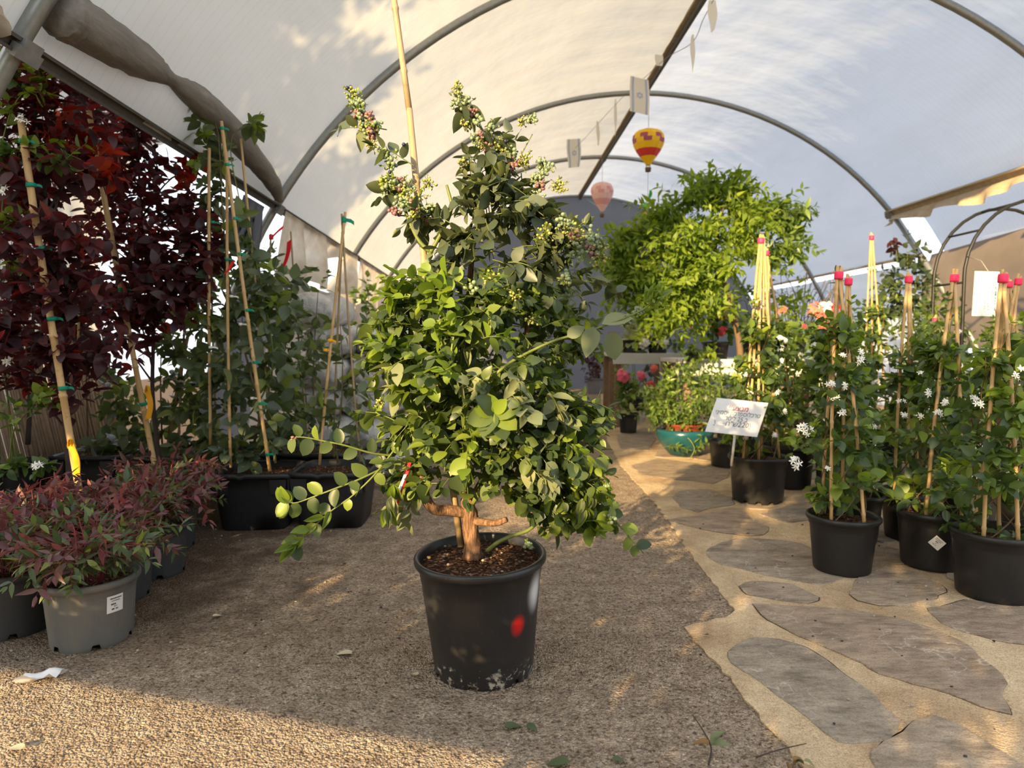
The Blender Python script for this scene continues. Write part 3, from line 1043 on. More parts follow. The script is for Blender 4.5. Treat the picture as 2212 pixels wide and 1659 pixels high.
def frames(pos, d, nrm):
    d = d / (np.linalg.norm(d, axis=1)[:, None] + 1e-12)
    x = np.cross(d, nrm)
    x /= np.linalg.norm(x, axis=1)[:, None] + 1e-9
    z = np.cross(x, d)
    return np.stack([x, d, z], -1)      # columns


class Plant:
    """a thing with parts: stems, single leaves and the remaining foliage"""

    def __init__(s, name, label, cat, loc, group=None, seed=0):
        s.root = thing(name, label, cat, loc, group)
        s.o = np.asarray(tuple(loc), dtype=np.float64)
        s.rng = np.random.default_rng(seed)
        s.lv = []          # (pos, dir, normal, size, template, mat)
        s.stems = {}

    def stem(s, pts, rad, mat='stem_green', n=5, name='stem', own=False):
        pts = np.asarray([tuple(p) for p in pts]) - s.o
        if own:
            return MB().tube(pts, rad, n).build(name, M[mat], s.root)
        s.stems.setdefault((name, mat), MB()).tube(pts, rad, n, caps=False)

    def leaf(s, pos, d, nrm, size, t='oval', m='leaf_bush'):
        s.lv.append((np.asarray(tuple(pos), float), np.asarray(tuple(d), float), np.asarray(tuple(nrm), float), size, t, m))

    def shoot(s, p0, d, L, nleaf, size, t='oval', m='leaf_bush', rad=0.002, droop=0.3, start=0.15, spread=0.9, smat='stem_green', jitter=0.25, pairs=False, tip=True, fall=0.0):
        """a thin twig that carries leaves alternately or in pairs"""
        r = s.rng
        p = np.asarray(tuple(p0), float)
        d = unit(d)
        pts = [p.copy()]
        k = 6
        for i in range(k):
            d = unit(d + np.array([0, 0, -droop / k]) + r.normal(0, jitter / k, 3))
            p = p + d * L / k
            pts.append(p.copy())
        pts = np.array(pts)
        s.stem(pts, np.linspace(rad, rad * 0.4, k + 1), smat, 4, 'twig')
        az = r.uniform(0, 6.28)
        for i in range(nleaf):
            u = start + (1 - start) * (i + 0.5) / nleaf
            f = u * k
            j = min(int(f), k - 1)
            q = pts[j] + (pts[j + 1] - pts[j]) * (f - j)
            tg = unit(pts[j + 1] - pts[j])
            a = unit(np.cross(tg, [0.1, 0.2, 1.0]))
            b = np.cross(tg, a)
            for sgn in ((0, math.pi) if pairs else (0,)):
                an = az + sgn + r.normal(0, 0.35)
                side = math.cos(an) * a + math.sin(an) * b
                dd = unit(side * spread + tg * 0.55 + np.array([0, 0, -fall]) + r.normal(0, 0.15, 3))
                nn = unit(np.array([0, 0, 1.0]) + tg * 0.4 + r.normal(0, 0.45, 3))
                s.leaf(q, dd, nn, size * r.uniform(0.7, 1.15) * (0.75 + 0.35 * math.sin(math.pi * min(1, u * 0.9))), t, m)
            az += (math.pi / 2 if pairs else 2.4)
        if tip:
            for i in range(2):
                s.leaf(pts[-1], unit(d + r.normal(0, 0.35, 3)), unit(np.array([0, 0, 1.0]) + r.normal(0, 0.4, 3)), size * 0.6, t, m)
        return pts

    def blob(s, c, rad, n, mat, size, t='oval', L=0.12, up=0.3, nl=6, droop=0.4, axis=None, outw=0.8, squash=(1, 1, 1), fall=0.0, pairs=False, smat='stem_green', rad_t=0.0016, jit=0.35, gap=0.6):
        r = s.rng
        c = np.asarray(tuple(c), float)
        ax = c if axis is None else np.asarray(tuple(axis), float)
        for _ in range(n):
            v = unit(r.normal(0, 1, 3)) * (r.uniform(0.1, 1.0) ** gap) * rad * np.asarray(squash)
            p = c + v
            o = p - ax
            if axis is not None:
                o[2] *= 0.3
            d = unit(unit(o + r.normal(0, 0.02, 3)) * outw + np.array([0, 0, up]) + r.normal(0, jit, 3))
            s.shoot(p - d * L * 0.5, d, L * r.uniform(0.7, 1.3), nl, size, t, mat, rad_t, droop, 0.05, 0.95, smat, 0.25, pairs, True, fall)

    def flower(s, c, r_head, n, size, mat='petal_white', petals=5, face=(0, -0.8, 0.5), t='petal'):
        """a cluster of small open flowers"""
        r = s.rng
        c = np.asarray(tuple(c), float)
        for _ in range(n):
            v = unit(r.normal(0, 1, 3) + np.asarray(face)) * r_head * r.uniform(0.4, 1)
            nrm = unit(v + np.asarray(face) * 0.02)
            a = unit(np.cross(nrm, [0.3, 0.1, 1]))
            b = np.cross(nrm, a)
            for k in range(petals):
                an = 2 * math.pi * k / petals + r.uniform(0, .3)
                s.lv.append((c + v, math.cos(an) * a + math.sin(an) * b + nrm * 0.15, nrm, size * r.uniform(.85, 1.1), t, mat))

    def finish(s, n_single=100, name='leaf', rest='foliage'):
        r = s.rng
        for (nm, mat), mb in s.stems.items():
            so_ = mb.build(nm, M[mat], s.root)
            if nm in ('twig', 'stalk'):
                so_['kind'] = 'stuff'
        if not s.lv:
            return s
        camp = np.array([0, 0, CAM_H])
        pos = np.array([l[0] for l in s.lv])
        size = np.array([l[3] for l in s.lv])
        dist = np.linalg.norm(pos - camp, axis=1)
        near = (dist - dist.min()) / (np.ptp(dist) + 1e-6)
        score = size / size.max() * 0.6 - near + r.normal(0, 0.08, len(pos))
        score[[l[5].startswith('petal') for l in s.lv]] = -9
        n_single = min(n_single, int((score > -8).sum()))
        order = np.argsort(-score)
        D = np.array([l[1] for l in s.lv])
        Nn = np.array([l[2] for l in s.lv])
        F = frames(pos, D, Nn)
        single = set(order[:n_single].tolist())
        groups = {}
        for i, l in enumerate(s.lv):
            vi = int(r.integers(len(TPL[l[4]])))
            if i in single:
                o = bpy.data.objects.new(name, leaf_mesh(l[4], vi, l[5]))
                COL.objects.link(o)
                o.parent = s.root
                A = np.eye(4)
                A[:3, :3] = F[i] * l[3]
                A[:3, 3] = pos[i] - s.o
                o.matrix_local = Matrix(A.tolist())
            else:
                groups.setdefault(l[5], {}).setdefault((l[4], vi), []).append(i)
        for mk, g in groups.items():
            mb = MB()
            for (tk, vi), idx in g.items():
                V, Q, T = TPL[tk][vi]
                idx = np.array(idx)
                W = np.einsum('nij,vj->nvi', F[idx] * size[idx][:, None, None], V) + (pos[idx] - s.o)[:, None, :]
                off = (np.arange(len(idx)) * len(V))[:, None, None]
                mb.add(W.reshape(-1, 3), (Q[None] + off).reshape(-1, 4), (T[None] + off).reshape(-1, 3))
            o = mb.build('blossom' if mk.startswith('petal') else rest, M[mk], s.root)
            o['kind'] = 'stuff'
        return s


# ------------------------------------------------------------------ pots, canes, small hardware
def pot_profile(r_top, r_bot, h, lip=0.012, lip_h=0.022, soil=0.04, step=None):
    pr = [(r_bot * 0.985, 0.0), (r_bot, 0.004)]
    for k in (0.06, 0.12, 0.25, 0.5, 0.75):
        pr.append((r_bot + (r_top - lip - r_bot) * k, h * k))
    if step:
        z = h * 0.80
        rr = r_bot + (r_top - lip - r_bot) * 0.80
        pr += [(rr, z), (rr + 0.004, z + 0.006)]
    rr = r_top - lip
    pr += [(rr, h - lip_h - 0.004), (r_top - 0.004, h - lip_h), (r_top, h - lip_h * 0.75), (r_top, h - lip_h * 0.25), (r_top - 0.004, h), (rr + 0.001, h), (rr - 0.004, h - 0.006), (rr - 0.006, h - soil - 0.03)]
    return pr


def add_pot(pl, r_top, r_bot, h, mat, soil=0.045, notches=5, tilt=None, step=True, soil_mat='soil', n=120, phase=0.0, rim=True, nw=4):
    pr = pot_profile(r_top, r_bot, h, soil=soil, step=step)
    nz = np.array([k for k in range(notches)]) * n / max(1, notches) + phase

    def wob(V, ang):
        for q in nz:
            for dj in range(nw):
                j = int(q + dj) % n
                V[0, j, 2] = V[1, j, 2] = 0.018
                V[2, j, 2] = max(V[2, j, 2], 0.0195)
        return V
    o = MB().lathe(pr, n, wob=wob if notches else None).build('pot', M[mat], pl.root)
    rs_ = r_top - 0.016
    k = 22
    rr = np.linspace(0.0005, rs_, 9)
    rng = pl.rng
    V = np.zeros((9, k + 1, 3))
    for i in range(9):
        for j in range(k + 1):
            a = 2 * math.pi * (j % k) / k
            V[i, j] = (rr[i] * math.cos(a), rr[i] * math.sin(a), h - soil + 0.008 * math.cos(rr[i] / rs_ * 1.5) + 0.008 * math.sin(7 * a + 5 * i) * (0.3 if i < 8 else 0))
    so = MB().grid(V).build('soil', M[soil_mat], pl.root)
    b = MB().lathe([(0.0005, 0.03), (r_bot * 0.97, 0.03)], 24).build('pot_base', M[mat], pl.root)
    if tilt:
        for q in (o, so, b):
            q.rotation_euler = tilt
    return o, so


def cane_mb(p0, p1, r, rng, bend=0.0, seg=0.16):
    p0, p1 = np.asarray(tuple(p0), float), np.asarray(tuple(p1), float)
    L = np.linalg.norm(p1 - p0)
    ax = (p1 - p0) / L
    side = unit(np.cross(ax, [0.3, 1, 0.1]))
    us, rs_ = [0.0], [r]
    u = rng.uniform(0.04, seg)
    while u < L - 0.03:
        us += [u - 0.008, u - 0.003, u + 0.003, u + 0.008]
        rs_ += [r * 0.97, r * 1.17, r * 1.15, r * 0.96]
        u += seg * rng.uniform(0.8, 1.25)
    us.append(L)
    rs_.append(r * 0.88)
    us = np.array(us)
    pts = p0 + us[:, None] * ax + (bend * np.sin(math.pi * us / L))[:, None] * side
    return MB().tube(pts, np.array(rs_), 8)


def cane(pl, p0, p1, r=0.007, mat='bamboo', bend=0.0, name='stake', seg=0.16):
    return cane_mb(np.asarray(tuple(p0)) - pl.o, np.asarray(tuple(p1)) - pl.o, r, pl.rng, bend, seg).build(name, M[mat], pl.root)


def band(pl, p, ax, r, w, mat, name='tie', tail=0.0):
    """a wrapped band with an optional loose end"""
    p = np.asarray(tuple(p), float) - pl.o
    ax = unit(ax)
    mb = MB().tube([p - ax * w / 2, p - ax * w * 0.3, p + ax * w * 0.3, p + ax * w / 2], [r * 0.94, r, r, r * 0.94], 10)
    if tail:
        sd = unit(np.cross(ax, [0.2, -1, 0.3]))
        a = p + sd * r
        mb.grid(np.array([[a - ax * w * 0.3, a + ax * w * 0.3], [a + sd * tail * 0.6 - ax * w * 0.5, a + sd * tail * 0.6 + ax * w * 0.2], [a + sd * tail - ax * w * 0.9, a + sd * tail - ax * w * 0.2]]))
    return mb.build(name, M[mat], pl.root)


def strip_tag(pl, pts, w, mat, name, wdir=(1, 0, 0), thick=0.0012):
    """a bent flat strip of plastic along pts"""
    c = np.asarray([tuple(p) for p in pts]) - pl.o
    c = spline(c, max(6, len(c) * 3))
    wd = unit(wdir)
    tg = np.gradient(c, axis=0)
    nr = np.cross(tg, wd)
    nr /= np.linalg.norm(nr, axis=1)[:, None] + 1e-9
    a = np.stack([c - wd * w / 2 + nr * thick, c + wd * w / 2 + nr * thick, c + wd * w / 2 - nr * thick, c - wd * w / 2 - nr * thick, c - wd * w / 2 + nr * thick], 1)
    return MB().grid(a).build(name, M[mat], pl.root, smooth=False)


def text_mesh(body, size, mat, parent, mtx, name='lettering', align='CENTER', shear=0.0):
    cu = bpy.data.curves.new(name, 'FONT')
    cu.body = body
    cu.size = size
    cu.align_x = align
    cu.align_y = 'CENTER'
    cu.shear = shear
    cu.resolution_u = 3
    ob = bpy.data.objects.new(name, cu)
    COL.objects.link(ob)
    bpy.context.view_layer.update()
    me = bpy.data.meshes.new_from_object(ob.evaluated_get(bpy.context.evaluated_depsgraph_get()))
    bpy.data.objects.remove(ob)
    me.materials.clear()
    o = link(name, me, M[mat], parent)
    o.matrix_local = mtx
    return o
# ------------------------------------------------------------------ the large potted bush in the middle
YB = 2.03
base = G(1046, 1440)
bush = Plant('potted_bush', 'tall leafy berry bush in the large black pot with a red spray mark', 'potted plant', base, seed=21)
TILT = (math.radians(2.2), math.radians(-1.8), 0)
pot_o, soil_o = add_pot(bush, 0.194, 0.146, 0.352, 'main_pot_plastic', soil=0.030, notches=7, tilt=TILT, step=False, n=112, phase=79, nw=3)
pot_o['label'] = 'scuffed black plastic pot with red and white spray marks'


def B(px, py, dy=0.0):
    return np.array(P(px, py, base.y + dy))


def branch(pts, r0, r1, mat, own=True, n=8, name='branch', m=24):
    c = spline([B(*p) for p in pts], m)
    return bush.stem(c, np.linspace(r0, r1, m), mat, n, name, own), c


# woody trunk and older branches
tr = spline([B(1022, 1205, 0), B(1019, 1170, 0), B(1016, 1135, 0), B(1012, 1100, 0), B(1006, 1075, 0.01)], 26)
rr = np.interp(np.linspace(0, 1, 26), [0, 0.12, 0.4, 0.7, 1], [0.033, 0.025, 0.023, 0.024, 0.016])
mb = MB().tube(tr - bush.o, rr, 16)
V = mb.v[0]
for i in range(26):
    for j in range(16):
        V[i * 16 + j] += (V[i * 16 + j] - (tr[i] - bush.o)) * (0.10 * math.sin(5 * j + 0.7 * i) + 0.07 * math.sin(3 * j - 1.1 * i))
mb.build('trunk', M['bark'], bush.root)
branch([(1010, 1108, 0), (975, 1103, -.02), (938, 1100, -.03), (921, 1078, -.03), (910, 1040, -.03), (902, 1000, -.03)], 0.017, 0.013, 'bark')
branch([(902, 1000, -.03), (893, 940, -.02), (886, 860, -.02), (884, 780, -.02), (893, 700, -.02), (910, 620, -.03), (924, 575, -.02), (930, 545, 0)], 0.0095, 0.006, 'stem_green')
branch([(868, 985, 0), (855, 940, .02), (848, 860, .02), (852, 800, .03)], 0.008, 0.006, 'stem_green')
branch([(1020, 1125, 0), (1045, 1128, -.03), (1070, 1130, -.05), (1095, 1122, -.06)], 0.013, 0.008, 'bark')
branch([(1008, 1085, 0), (1000, 1000, .03), (990, 900, .05), (998, 780, .05), (1012, 650, .04), (1020, 540, .03)], 0.013, 0.008, 'bark')
branch([(1020, 540, .03), (1040, 450, .02), (1052, 380, .01), (1056, 320, 0), (1036, 270, 0), (1010, 225, 0), (985, 192, 0)], 0.007, 0.0022, 'stem_green')
branch([(1014, 1090, 0), (1060, 1000, .04), (1100, 880, .08), (1130, 760, .08), (1150, 640, .06), (1180, 520, .05), (1200, 440, .05)], 0.012, 0.004, 'bark')
branch([(1150, 640, .06), (1210, 560, .06), (1260, 520, .07), (1305, 510, .07)], 0.005, 0.002, 'stem_green')
_, low_r = branch([(1016, 1095, 0), (1080, 1000, -.05), (1150, 940, -.06), (1220, 980, -.05), (1280, 1060, -.03), (1330, 1125, -.02), (1390, 1195, -.02)], 0.008, 0.0018, 'stem_green')
_, twig_r = branch([(1035, 860, -.16), (1060, 820, -.17), (1098, 786, -.18), (1140, 762, -.17), (1200, 735, -.16), (1262, 718, -.15), (1330, 695, -.15), (1390, 668, -.15), (1425, 640, -.15)], 0.0052, 0.002, 'stem_green')
branch([(985, 700, -.16), (975, 780, -.17), (1000, 860, -.16), (1005, 930, -.15)], 0.003, 0.0025, 'stem_green')
branch([(940, 690, -.12), (965, 760, -.15), (1000, 810, -.16), (1050, 850, -.16)], 0.0028, 0.002, 'stem_green')
branch([(905, 850, -.1), (930, 910, -.12), (965, 960, -.12), (960, 1020, -.1)], 0.0028, 0.002, 'stem_green')
branch([(930, 545, 0), (905, 520, 0), (885, 480, 0), (862, 420, 0), (838, 350, 0), (815, 290, 0), (785, 235, 0), (755, 192, 0)], 0.006, 0.0018, 'stem_green')
branch([(930, 545, 0), (955, 500, 0), (975, 450, .01), (965, 400, .02)], 0.0065, 0.004, 'stem_green')
branch([(1040, 450, .02), (1070, 410, .02), (1110, 360, .02), (1150, 290, .02)], 0.003, 0.0015, 'stem_green')
branch([(1052, 1190, -.10), (1075, 1172, -.12), (1105, 1158, -.13), (1140, 1146, -.12), (1165, 1125, -.11)], 0.0062, 0.0045, 'stem_green')
LOW = [
    [(880, 930, -.02), (842, 985, -.06), (805, 1030, -.10), (760, 1072, -.12), (710, 1108, -.13), (655, 1160, -.14), (632, 1182, -.14)],
    [(830, 1010, -.06), (775, 1036, -.10), (725, 1055, -.12), (680, 1072, -.13), (640, 1086, -.13), (618, 1084, -.13)],
    [(850, 985, -.02), (800, 978, -.05), (745, 962, -.08), (700, 953, -.09), (660, 945, -.10), (628, 944, -.10)],
]
low_c = [branch(p, 0.0032, 0.0013, 'stem_green')[1] for p in LOW]

# bamboo cane tied to the bush
cane(bush, B(996, 1180, 0.015), B(884, 235, 0.07), 0.0105, 'bamboo_old', 0.01, seg=0.22)
cane(bush, B(884, 238, 0.07), B(843, -60, 0.10), 0.0092, 'bamboo_old', 0.0, seg=0.22)

# ---- leaves in shoots
def blob(px, py, dy, rpx, n, mat, size, t='round', L=0.13, up=0.2, nl=8, droop=0.5, fall=0.1):
    r = bush.rng
    sc = base.y / FPX
    c = B(px, py, dy)
    for _ in range(n):
        v = r.normal(0, 1, 3)
        v /= np.linalg.norm(v)
        v *= r.uniform(0.15, 1.0) ** 0.6 * rpx * sc
        v[1] *= 0.9
        p = c + v
        axis = np.array([B(1050, py, 0)[0], base.y, p[2]])
        out = unit(p - axis + r.normal(0, 0.05, 3))
        d = unit(out * 0.9 + np.array([0, -0.15, up]) + r.normal(0, 0.35, 3))
        bush.shoot(p - d * L * 0.5, d, L * r.uniform(0.7, 1.25), nl, size, t, mat, 0.0018, droop, 0.05, 0.95, fall=fall)


def berries(px, py, dy, rpx, n, mat, rb=0.0045, name='berry_cluster', stalks=True):
    r = bush.rng
    sc = base.y / FPX
    c = B(px, py, dy)
    mb = MB()
    st = bush.stems.setdefault(('stalk', 'stem_green'), MB())
    for _ in range(n):
        v = r.normal(0, 1, 3)
        v /= np.linalg.norm(v)
        q = c + v * rpx * sc * r.uniform(0.2, 1.0)
        rb_ = rb * r.uniform(0.6, 1.25)
        mb.ball(q - bush.o, rb_, 6, 4, (1, 1, 0.92))
        if stalks:
            k = c + (q - c) * 0.15 + np.array([0, 0, -0.004])
            st.tube([k - bush.o, (k + q) / 2 + np.array([0, 0, 0.002]) - bush.o, q - bush.o], 0.0007, 3, caps=False)
    mb.build(name, M[mat], bush.root)


def buds(px, py, dy, rpx, n, mat='leaf_young', size=0.012):
    r = bush.rng
    sc = base.y / FPX
    c = B(px, py, dy)
    st = bush.stems.setdefault(('stalk', 'stem_green'), MB())
    for _ in range(n):
        v = unit(r.normal(0, 1, 3))
        q = c + v * rpx * sc * r.uniform(0.1, 1.0)
        for _k in range(3):
            bush.leaf(q, unit(v + r.normal(0, 0.8, 3)), unit(r.normal(0, 1, 3)), size * r.uniform(0.5, 1.2), 'tiny', mat)
        st.tube([c + (q - c) * 0.2 - bush.o, q - bush.o], 0.0007, 3, caps=False)


BODY = [
    (900, 620, -.04, 62, 9), (858, 745, -.06, 55, 10), (975, 655, -.08, 85, 14), (1075, 640, 0, 95, 14), (1180, 640, .05, 90, 12),
    (920, 800, -.10, 85, 13), (1045, 780, -.08, 105, 15), (1165, 790, 0, 105, 14), (1240, 720, .08, 55, 6), (945, 910, -.08, 90, 12),
    (1060, 920, -.10, 95, 14), (1180, 920, -.03, 105, 17), (1265, 890, .05, 45, 7), (1215, 1010, -.06, 90, 13), (1130, 1020, -.08, 75, 10),
    (1260, 1075, 0, 50, 8), (905, 1000, -.02, 60, 7), (855, 900, 0, 45, 5), (1010, 840, .12, 130, 16), (1100, 720, .15, 130, 16), (1150, 920, .14, 110, 12), (960, 730, .12, 100, 10),
    (1200, 1100, -.05, 50, 6), (850, 690, 0, 40, 5), (1000, 980, -.06, 60, 5),
]
for (px, py, dy, rp, n) in BODY:
    lit = py < 900
    blob(px, py, dy, rp, int(n * 1.4), 'leaf_bush', 0.050 if py > 850 else 0.045, 'round' if px < 940 or py > 900 else 'oval', 0.12, 0.25 if py < 850 else -0.05, 8, 0.6)
for (px, py, dy, rp, n) in [(880, 610, -.10, 40, 3), (850, 730, -.12, 40, 4), (960, 620, -.14, 50, 4), (1010, 700, -.18, 60, 4), (960, 800, -.18, 50, 3), (1050, 890, -.20, 30, 2), (1020, 960, -.2, 30, 2), (1240, 980, -.12, 30, 2), (1265, 1110, -.1, 25, 2)]:
    blob(px, py, dy, rp, n, 'leaf_young', 0.052, 'round', 0.09, 0.2, 6, 0.5)
for (px, py, dy, rp, n) in [(1070, 800, -.2, 60, 3), (1190, 1010, -.15, 60, 4), (1230, 880, -.12, 40, 3), (880, 1090, -.04, 35, 3), (1130, 880, -.2, 50, 3), (870, 780, -.15, 30, 2)]:
    blob(px, py, dy, rp, n, 'leaf_dusty', 0.058, 'oval', 0.09, -0.3, 5, 0.8, 0.4)
for (px, py, dy, rp, n) in [(1040, 480, 0, 65, 7), (1125, 510, .03, 80, 9), (1205, 540, .05, 65, 7), (1050, 390, 0, 45, 5), (1105, 420, .02, 45, 4), (990, 500, 0, 40, 3), (1150, 570, -.03, 70, 5), (1260, 590, .06, 45, 4), (940, 470, 0, 30, 3), (1090, 300, .01, 25, 3), (1020, 430, -.03, 45, 5), (1075, 360, .0, 40, 5), (1135, 450, -.02, 50, 6), (1165, 490, .03, 50, 6), (1010, 350, 0, 24, 2), (1065, 330, .02, 30, 3), (1185, 470, .0, 40, 4), (905, 470, 0, 25, 2), (865, 330, 0, 12, 1), (835, 400, 0, 14, 1), (1230, 500, .05, 35, 3), (980, 540, -.02, 50, 5), (1010, 225, 0, 12, 1), (800, 270, 0, 14, 1)]:
    blob(px, py, dy, rp, n, 'leaf_bush_top', 0.058, 'oval', 0.11, 0.15, 6, 0.6)
# limp leaves hanging at the lower right and left
for px, py in [(1258, 1090), (1272, 1075), (1262, 1110), (1215, 985), (1232, 970), (845, 1085), (850, 1060), (838, 1110), (1005, 760), (1060, 700)]:
    for _ in range(4):
        bush.leaf(B(px, py - 14, -.12), (bush.rng.normal(0, .25), bush.rng.normal(0, .2), -1), (0, -1, 0.2), 0.06, 'droop', 'leaf_dusty' if bush.rng.random() < .5 else 'leaf_young')

# leaves along single long twigs
def along(c, n, size, mat, t='round', u0=0.2, fall=0.0, flip=1):
    r = bush.rng
    m = len(c)
    for i in range(n):
        u = u0 + (1 - u0) * i / (n - 1)
        j = min(int(u * (m - 1)), m - 2)
        tg = unit(c[j + 1] - c[j])
        side = unit(np.cross(tg, [0, -1, 0.15])) * (1 if i % 2 else -1) * flip
        d = unit(side * 0.9 + tg * 0.45 + np.array([0, -0.15, -fall]) + r.normal(0, 0.15, 3))
        bush.leaf(c[j], d, unit(np.array([0, -1.0, 0.6]) + r.normal(0, 0.35, 3)), size * r.uniform(0.8, 1.15), t, mat)


along(low_c[0], 9, 0.042, 'leaf_bush', u0=0.12)
for i in range(9):
    j = 15 + i
    bush.leaf(low_c[0][min(j, 23)], unit(np.array([-0.75, -0.2, -0.55 + 0.5 * (i % 2)]) + bush.rng.normal(0, .12, 3)), (0.2, -1, 0.5), 0.055, 'droop', 'leaf_young')
along(low_c[1], 11, 0.048, 'leaf_bush', u0=0.05)
for i in range(5):
    bush.leaf(low_c[1][-1 - i // 2], unit(np.array([-0.5, -0.3, (-1) ** i * 0.9]) + bush.rng.normal(0, .2, 3)), (-0.2, -1, 0.4), 0.050, 'round', 'leaf_young')
along(low_c[2], 9, 0.046, 'leaf_bush', u0=0.1)
along(low_r, 16, 0.046, 'leaf_bush', u0=0.45, fall=0.3)
berries(634, 945, -.1, 9, 8, 'berry_pink', 0.0035)
buds(1420, 640, -.15, 26, 22, 'leaf_young', 0.02)
for i in range(6):
    bush.leaf(B(1395 + 6 * i, 655 - 6 * (i % 3), -.15), unit(np.array([0.4, -0.1, 0.9]) + bush.rng.normal(0, .4, 3)), (0, -1, 0.3), 0.045, 'droop', 'leaf_young')
# two large pale leaves hanging from the long side twig
bush.leaf(B(1282, 705, -.16), (-0.25, -0.1, -1), (0.05, -1, 0.25), 0.088, 'oval', 'leaf_dusty')
bush.leaf(B(1322, 715, -.15), (0.10, -0.1, -1), (-0.1, -1, 0.2), 0.080, 'round', 'leaf_dusty')
bush.leaf(B(1300, 700, -.15), (1.0, 0.0, 0.15), (0, -0.7, 0.8), 0.085, 'oval', 'leaf_dusty')
bush.leaf(B(1225, 728, -.16), (0.7, -0.1, 0.5), (0, -0.8, 0.6), 0.055, 'oval', 'leaf_dusty')
# rosette in front
for i in range(11):
    a = i * 2.4
    bush.leaf(B(1068, 892, -.24), unit(np.array([math.cos(a), -0.55, math.sin(a)])), (0.1 * math.cos(a), -1, 0.5), 0.075 if i % 3 else 0.055, 'round', 'leaf_bush' if i % 3 else 'leaf_young')
bush.leaf(B(925, 640, -.14), (0.15, 0, -1), (-0.7, -1, 0), 0.10, 'oval', 'leaf_bush')
bush.leaf(B(868, 850, -.12), (-0.4, -0.1, -1), (-0.4, -1, 0.1), 0.07, 'oval', 'leaf_dusty')

# flower and fruit trusses at the top
TRUSS = [
    (768, 208, 14, 9, 'bud_yellow'), (778, 228, 16, 9, 'berry_green'), (795, 250, 17, 10, 'berry_pink'), (812, 268, 16, 10, 'berry_green'), (800, 285, 14, 9, 'bud_yellow'),
    (845, 355, 14, 8, 'berry_green'), (850, 392, 22, 16, 'bud_yellow'), (880, 405, 24, 18, 'berry_green'), (905, 420, 24, 16, 'bud_yellow'), (828, 395, 14, 10, 'bud_yellow'), (870, 440, 22, 14, 'berry_green'), (925, 395, 18, 12, 'bud_yellow'), (852, 455, 14, 9, 'berry_pink'), (893, 465, 14, 10, 'bud_yellow'),
    (990, 205, 14, 10, 'bud_yellow'), (1010, 222, 15, 10, 'berry_green'), (1062, 275, 18, 12, 'berry_green'), (1075, 315, 20, 14, 'bud_yellow'), (1040, 290, 12, 8, 'berry_pink'), (1128, 265, 15, 10, 'bud_yellow'), (1150, 258, 12, 9, 'berry_green'), (1100, 330, 20, 12, 'berry_green'),
    (1135, 345, 18, 12, 'bud_yellow'), (1170, 355, 16, 10, 'berry_green'), (1185, 365, 14, 9, 'berry_green'), (1000, 350, 15, 9, 'bud_yellow'), (1055, 400, 15, 8, 'berry_green'), (1045, 420, 12, 6, 'berry_pink'), (1160, 425, 20, 12, 'berry_green'), (1205, 400, 14, 9, 'bud_yellow'),
    (1240, 500, 28, 22, 'bud_yellow'), (1275, 515, 26, 20, 'berry_green'), (1300, 530, 22, 16, 'bud_yellow'), (1215, 480, 20, 12, 'berry_green'), (1290, 560, 18, 12, 'bud_yellow'), (1250, 540, 24, 14, 'berry_green'), (1180, 500, 24, 12, 'bud_yellow'),
    (1060, 600, 20, 12, 'bud_yellow'), (1110, 640, 20, 12, 'bud_yellow'), (1020, 620, 16, 9, 'berry_green'), (1150, 690, 16, 8, 'bud_yellow'), (985, 740, 10, 8, 'berry_green'), (1225, 600, 16, 8, 'berry_green'),
    (822, 870, 14, 10, 'bud_yellow'), (1100, 990, 14, 10, 'bud_yellow'), (1090, 1000, 16, 10, 'berry_green'), (1350, 690, 16, 12, 'berry_green'), (1380, 672, 12, 9, 'berry_green'), (1140, 1175, 10, 10, 'berry_green'), (1310, 1050, 12, 6, 'berry_green'), (1320, 1120, 10, 5, 'berry_green'),
]
for (a0, a1, m_) in (((755, 194), (835, 345), 11), ((985, 194), (1058, 325), 9), ((830, 380), (930, 470), 12), ((1055, 330), (1200, 400), 9), ((1190, 470), (1310, 560), 9)):
    for i in range(m_):
        u = (i + 0.5) / m_
        TRUSS.append((a0[0] + (a1[0] - a0[0]) * u + bush.rng.normal(0, 9), a0[1] + (a1[1] - a0[1]) * u + bush.rng.normal(0, 8), bush.rng.uniform(12, 19), 12, ['bud_yellow', 'berry_green', 'berry_green', 'berry_pink'][i % 4]))
for px, py, rp, n, mt in TRUSS:
    dy = -.02 if py < 480 else -.12
    berries(px, py, dy, rp, n + 8, mt, 0.0040 if mt == 'bud_yellow' else 0.0056)
    if mt != 'berry_pink':
        buds(px, py, dy, rp * 1.3, 7, 'leaf_young' if py > 480 or px < 960 else 'leaf_dusty', 0.011)
for px, py in [(750, 190), (757, 188), (840, 388), (872, 312), (1040, 292), (1092, 305), (1133, 633), (842, 372)]:
    MB().ball(B(px, py, -.03) - bush.o, 0.0055, 8, 6).build('dark_berry', M['berry_blue'], bush.root)

# red and white plant tag on the left stem
t0 = B(893, 1000, -.09)
strip_tag(bush, [B(884, 1000, -.08), B(874, 1035, -.085), B(864, 1060, -.09), B(857, 1088, -.085)], 0.016, 'red_ribbon', 'plant_tag', (0.8, -0.5, 0.2))
strip_tag(bush, [B(876, 1025, -.09), B(868, 1045, -.093), B(858, 1070, -.096), B(852, 1090, -.09)], 0.010, 'white_plastic', 'tag_back', (0.8, -0.5, 0.2))
bush.finish(300)

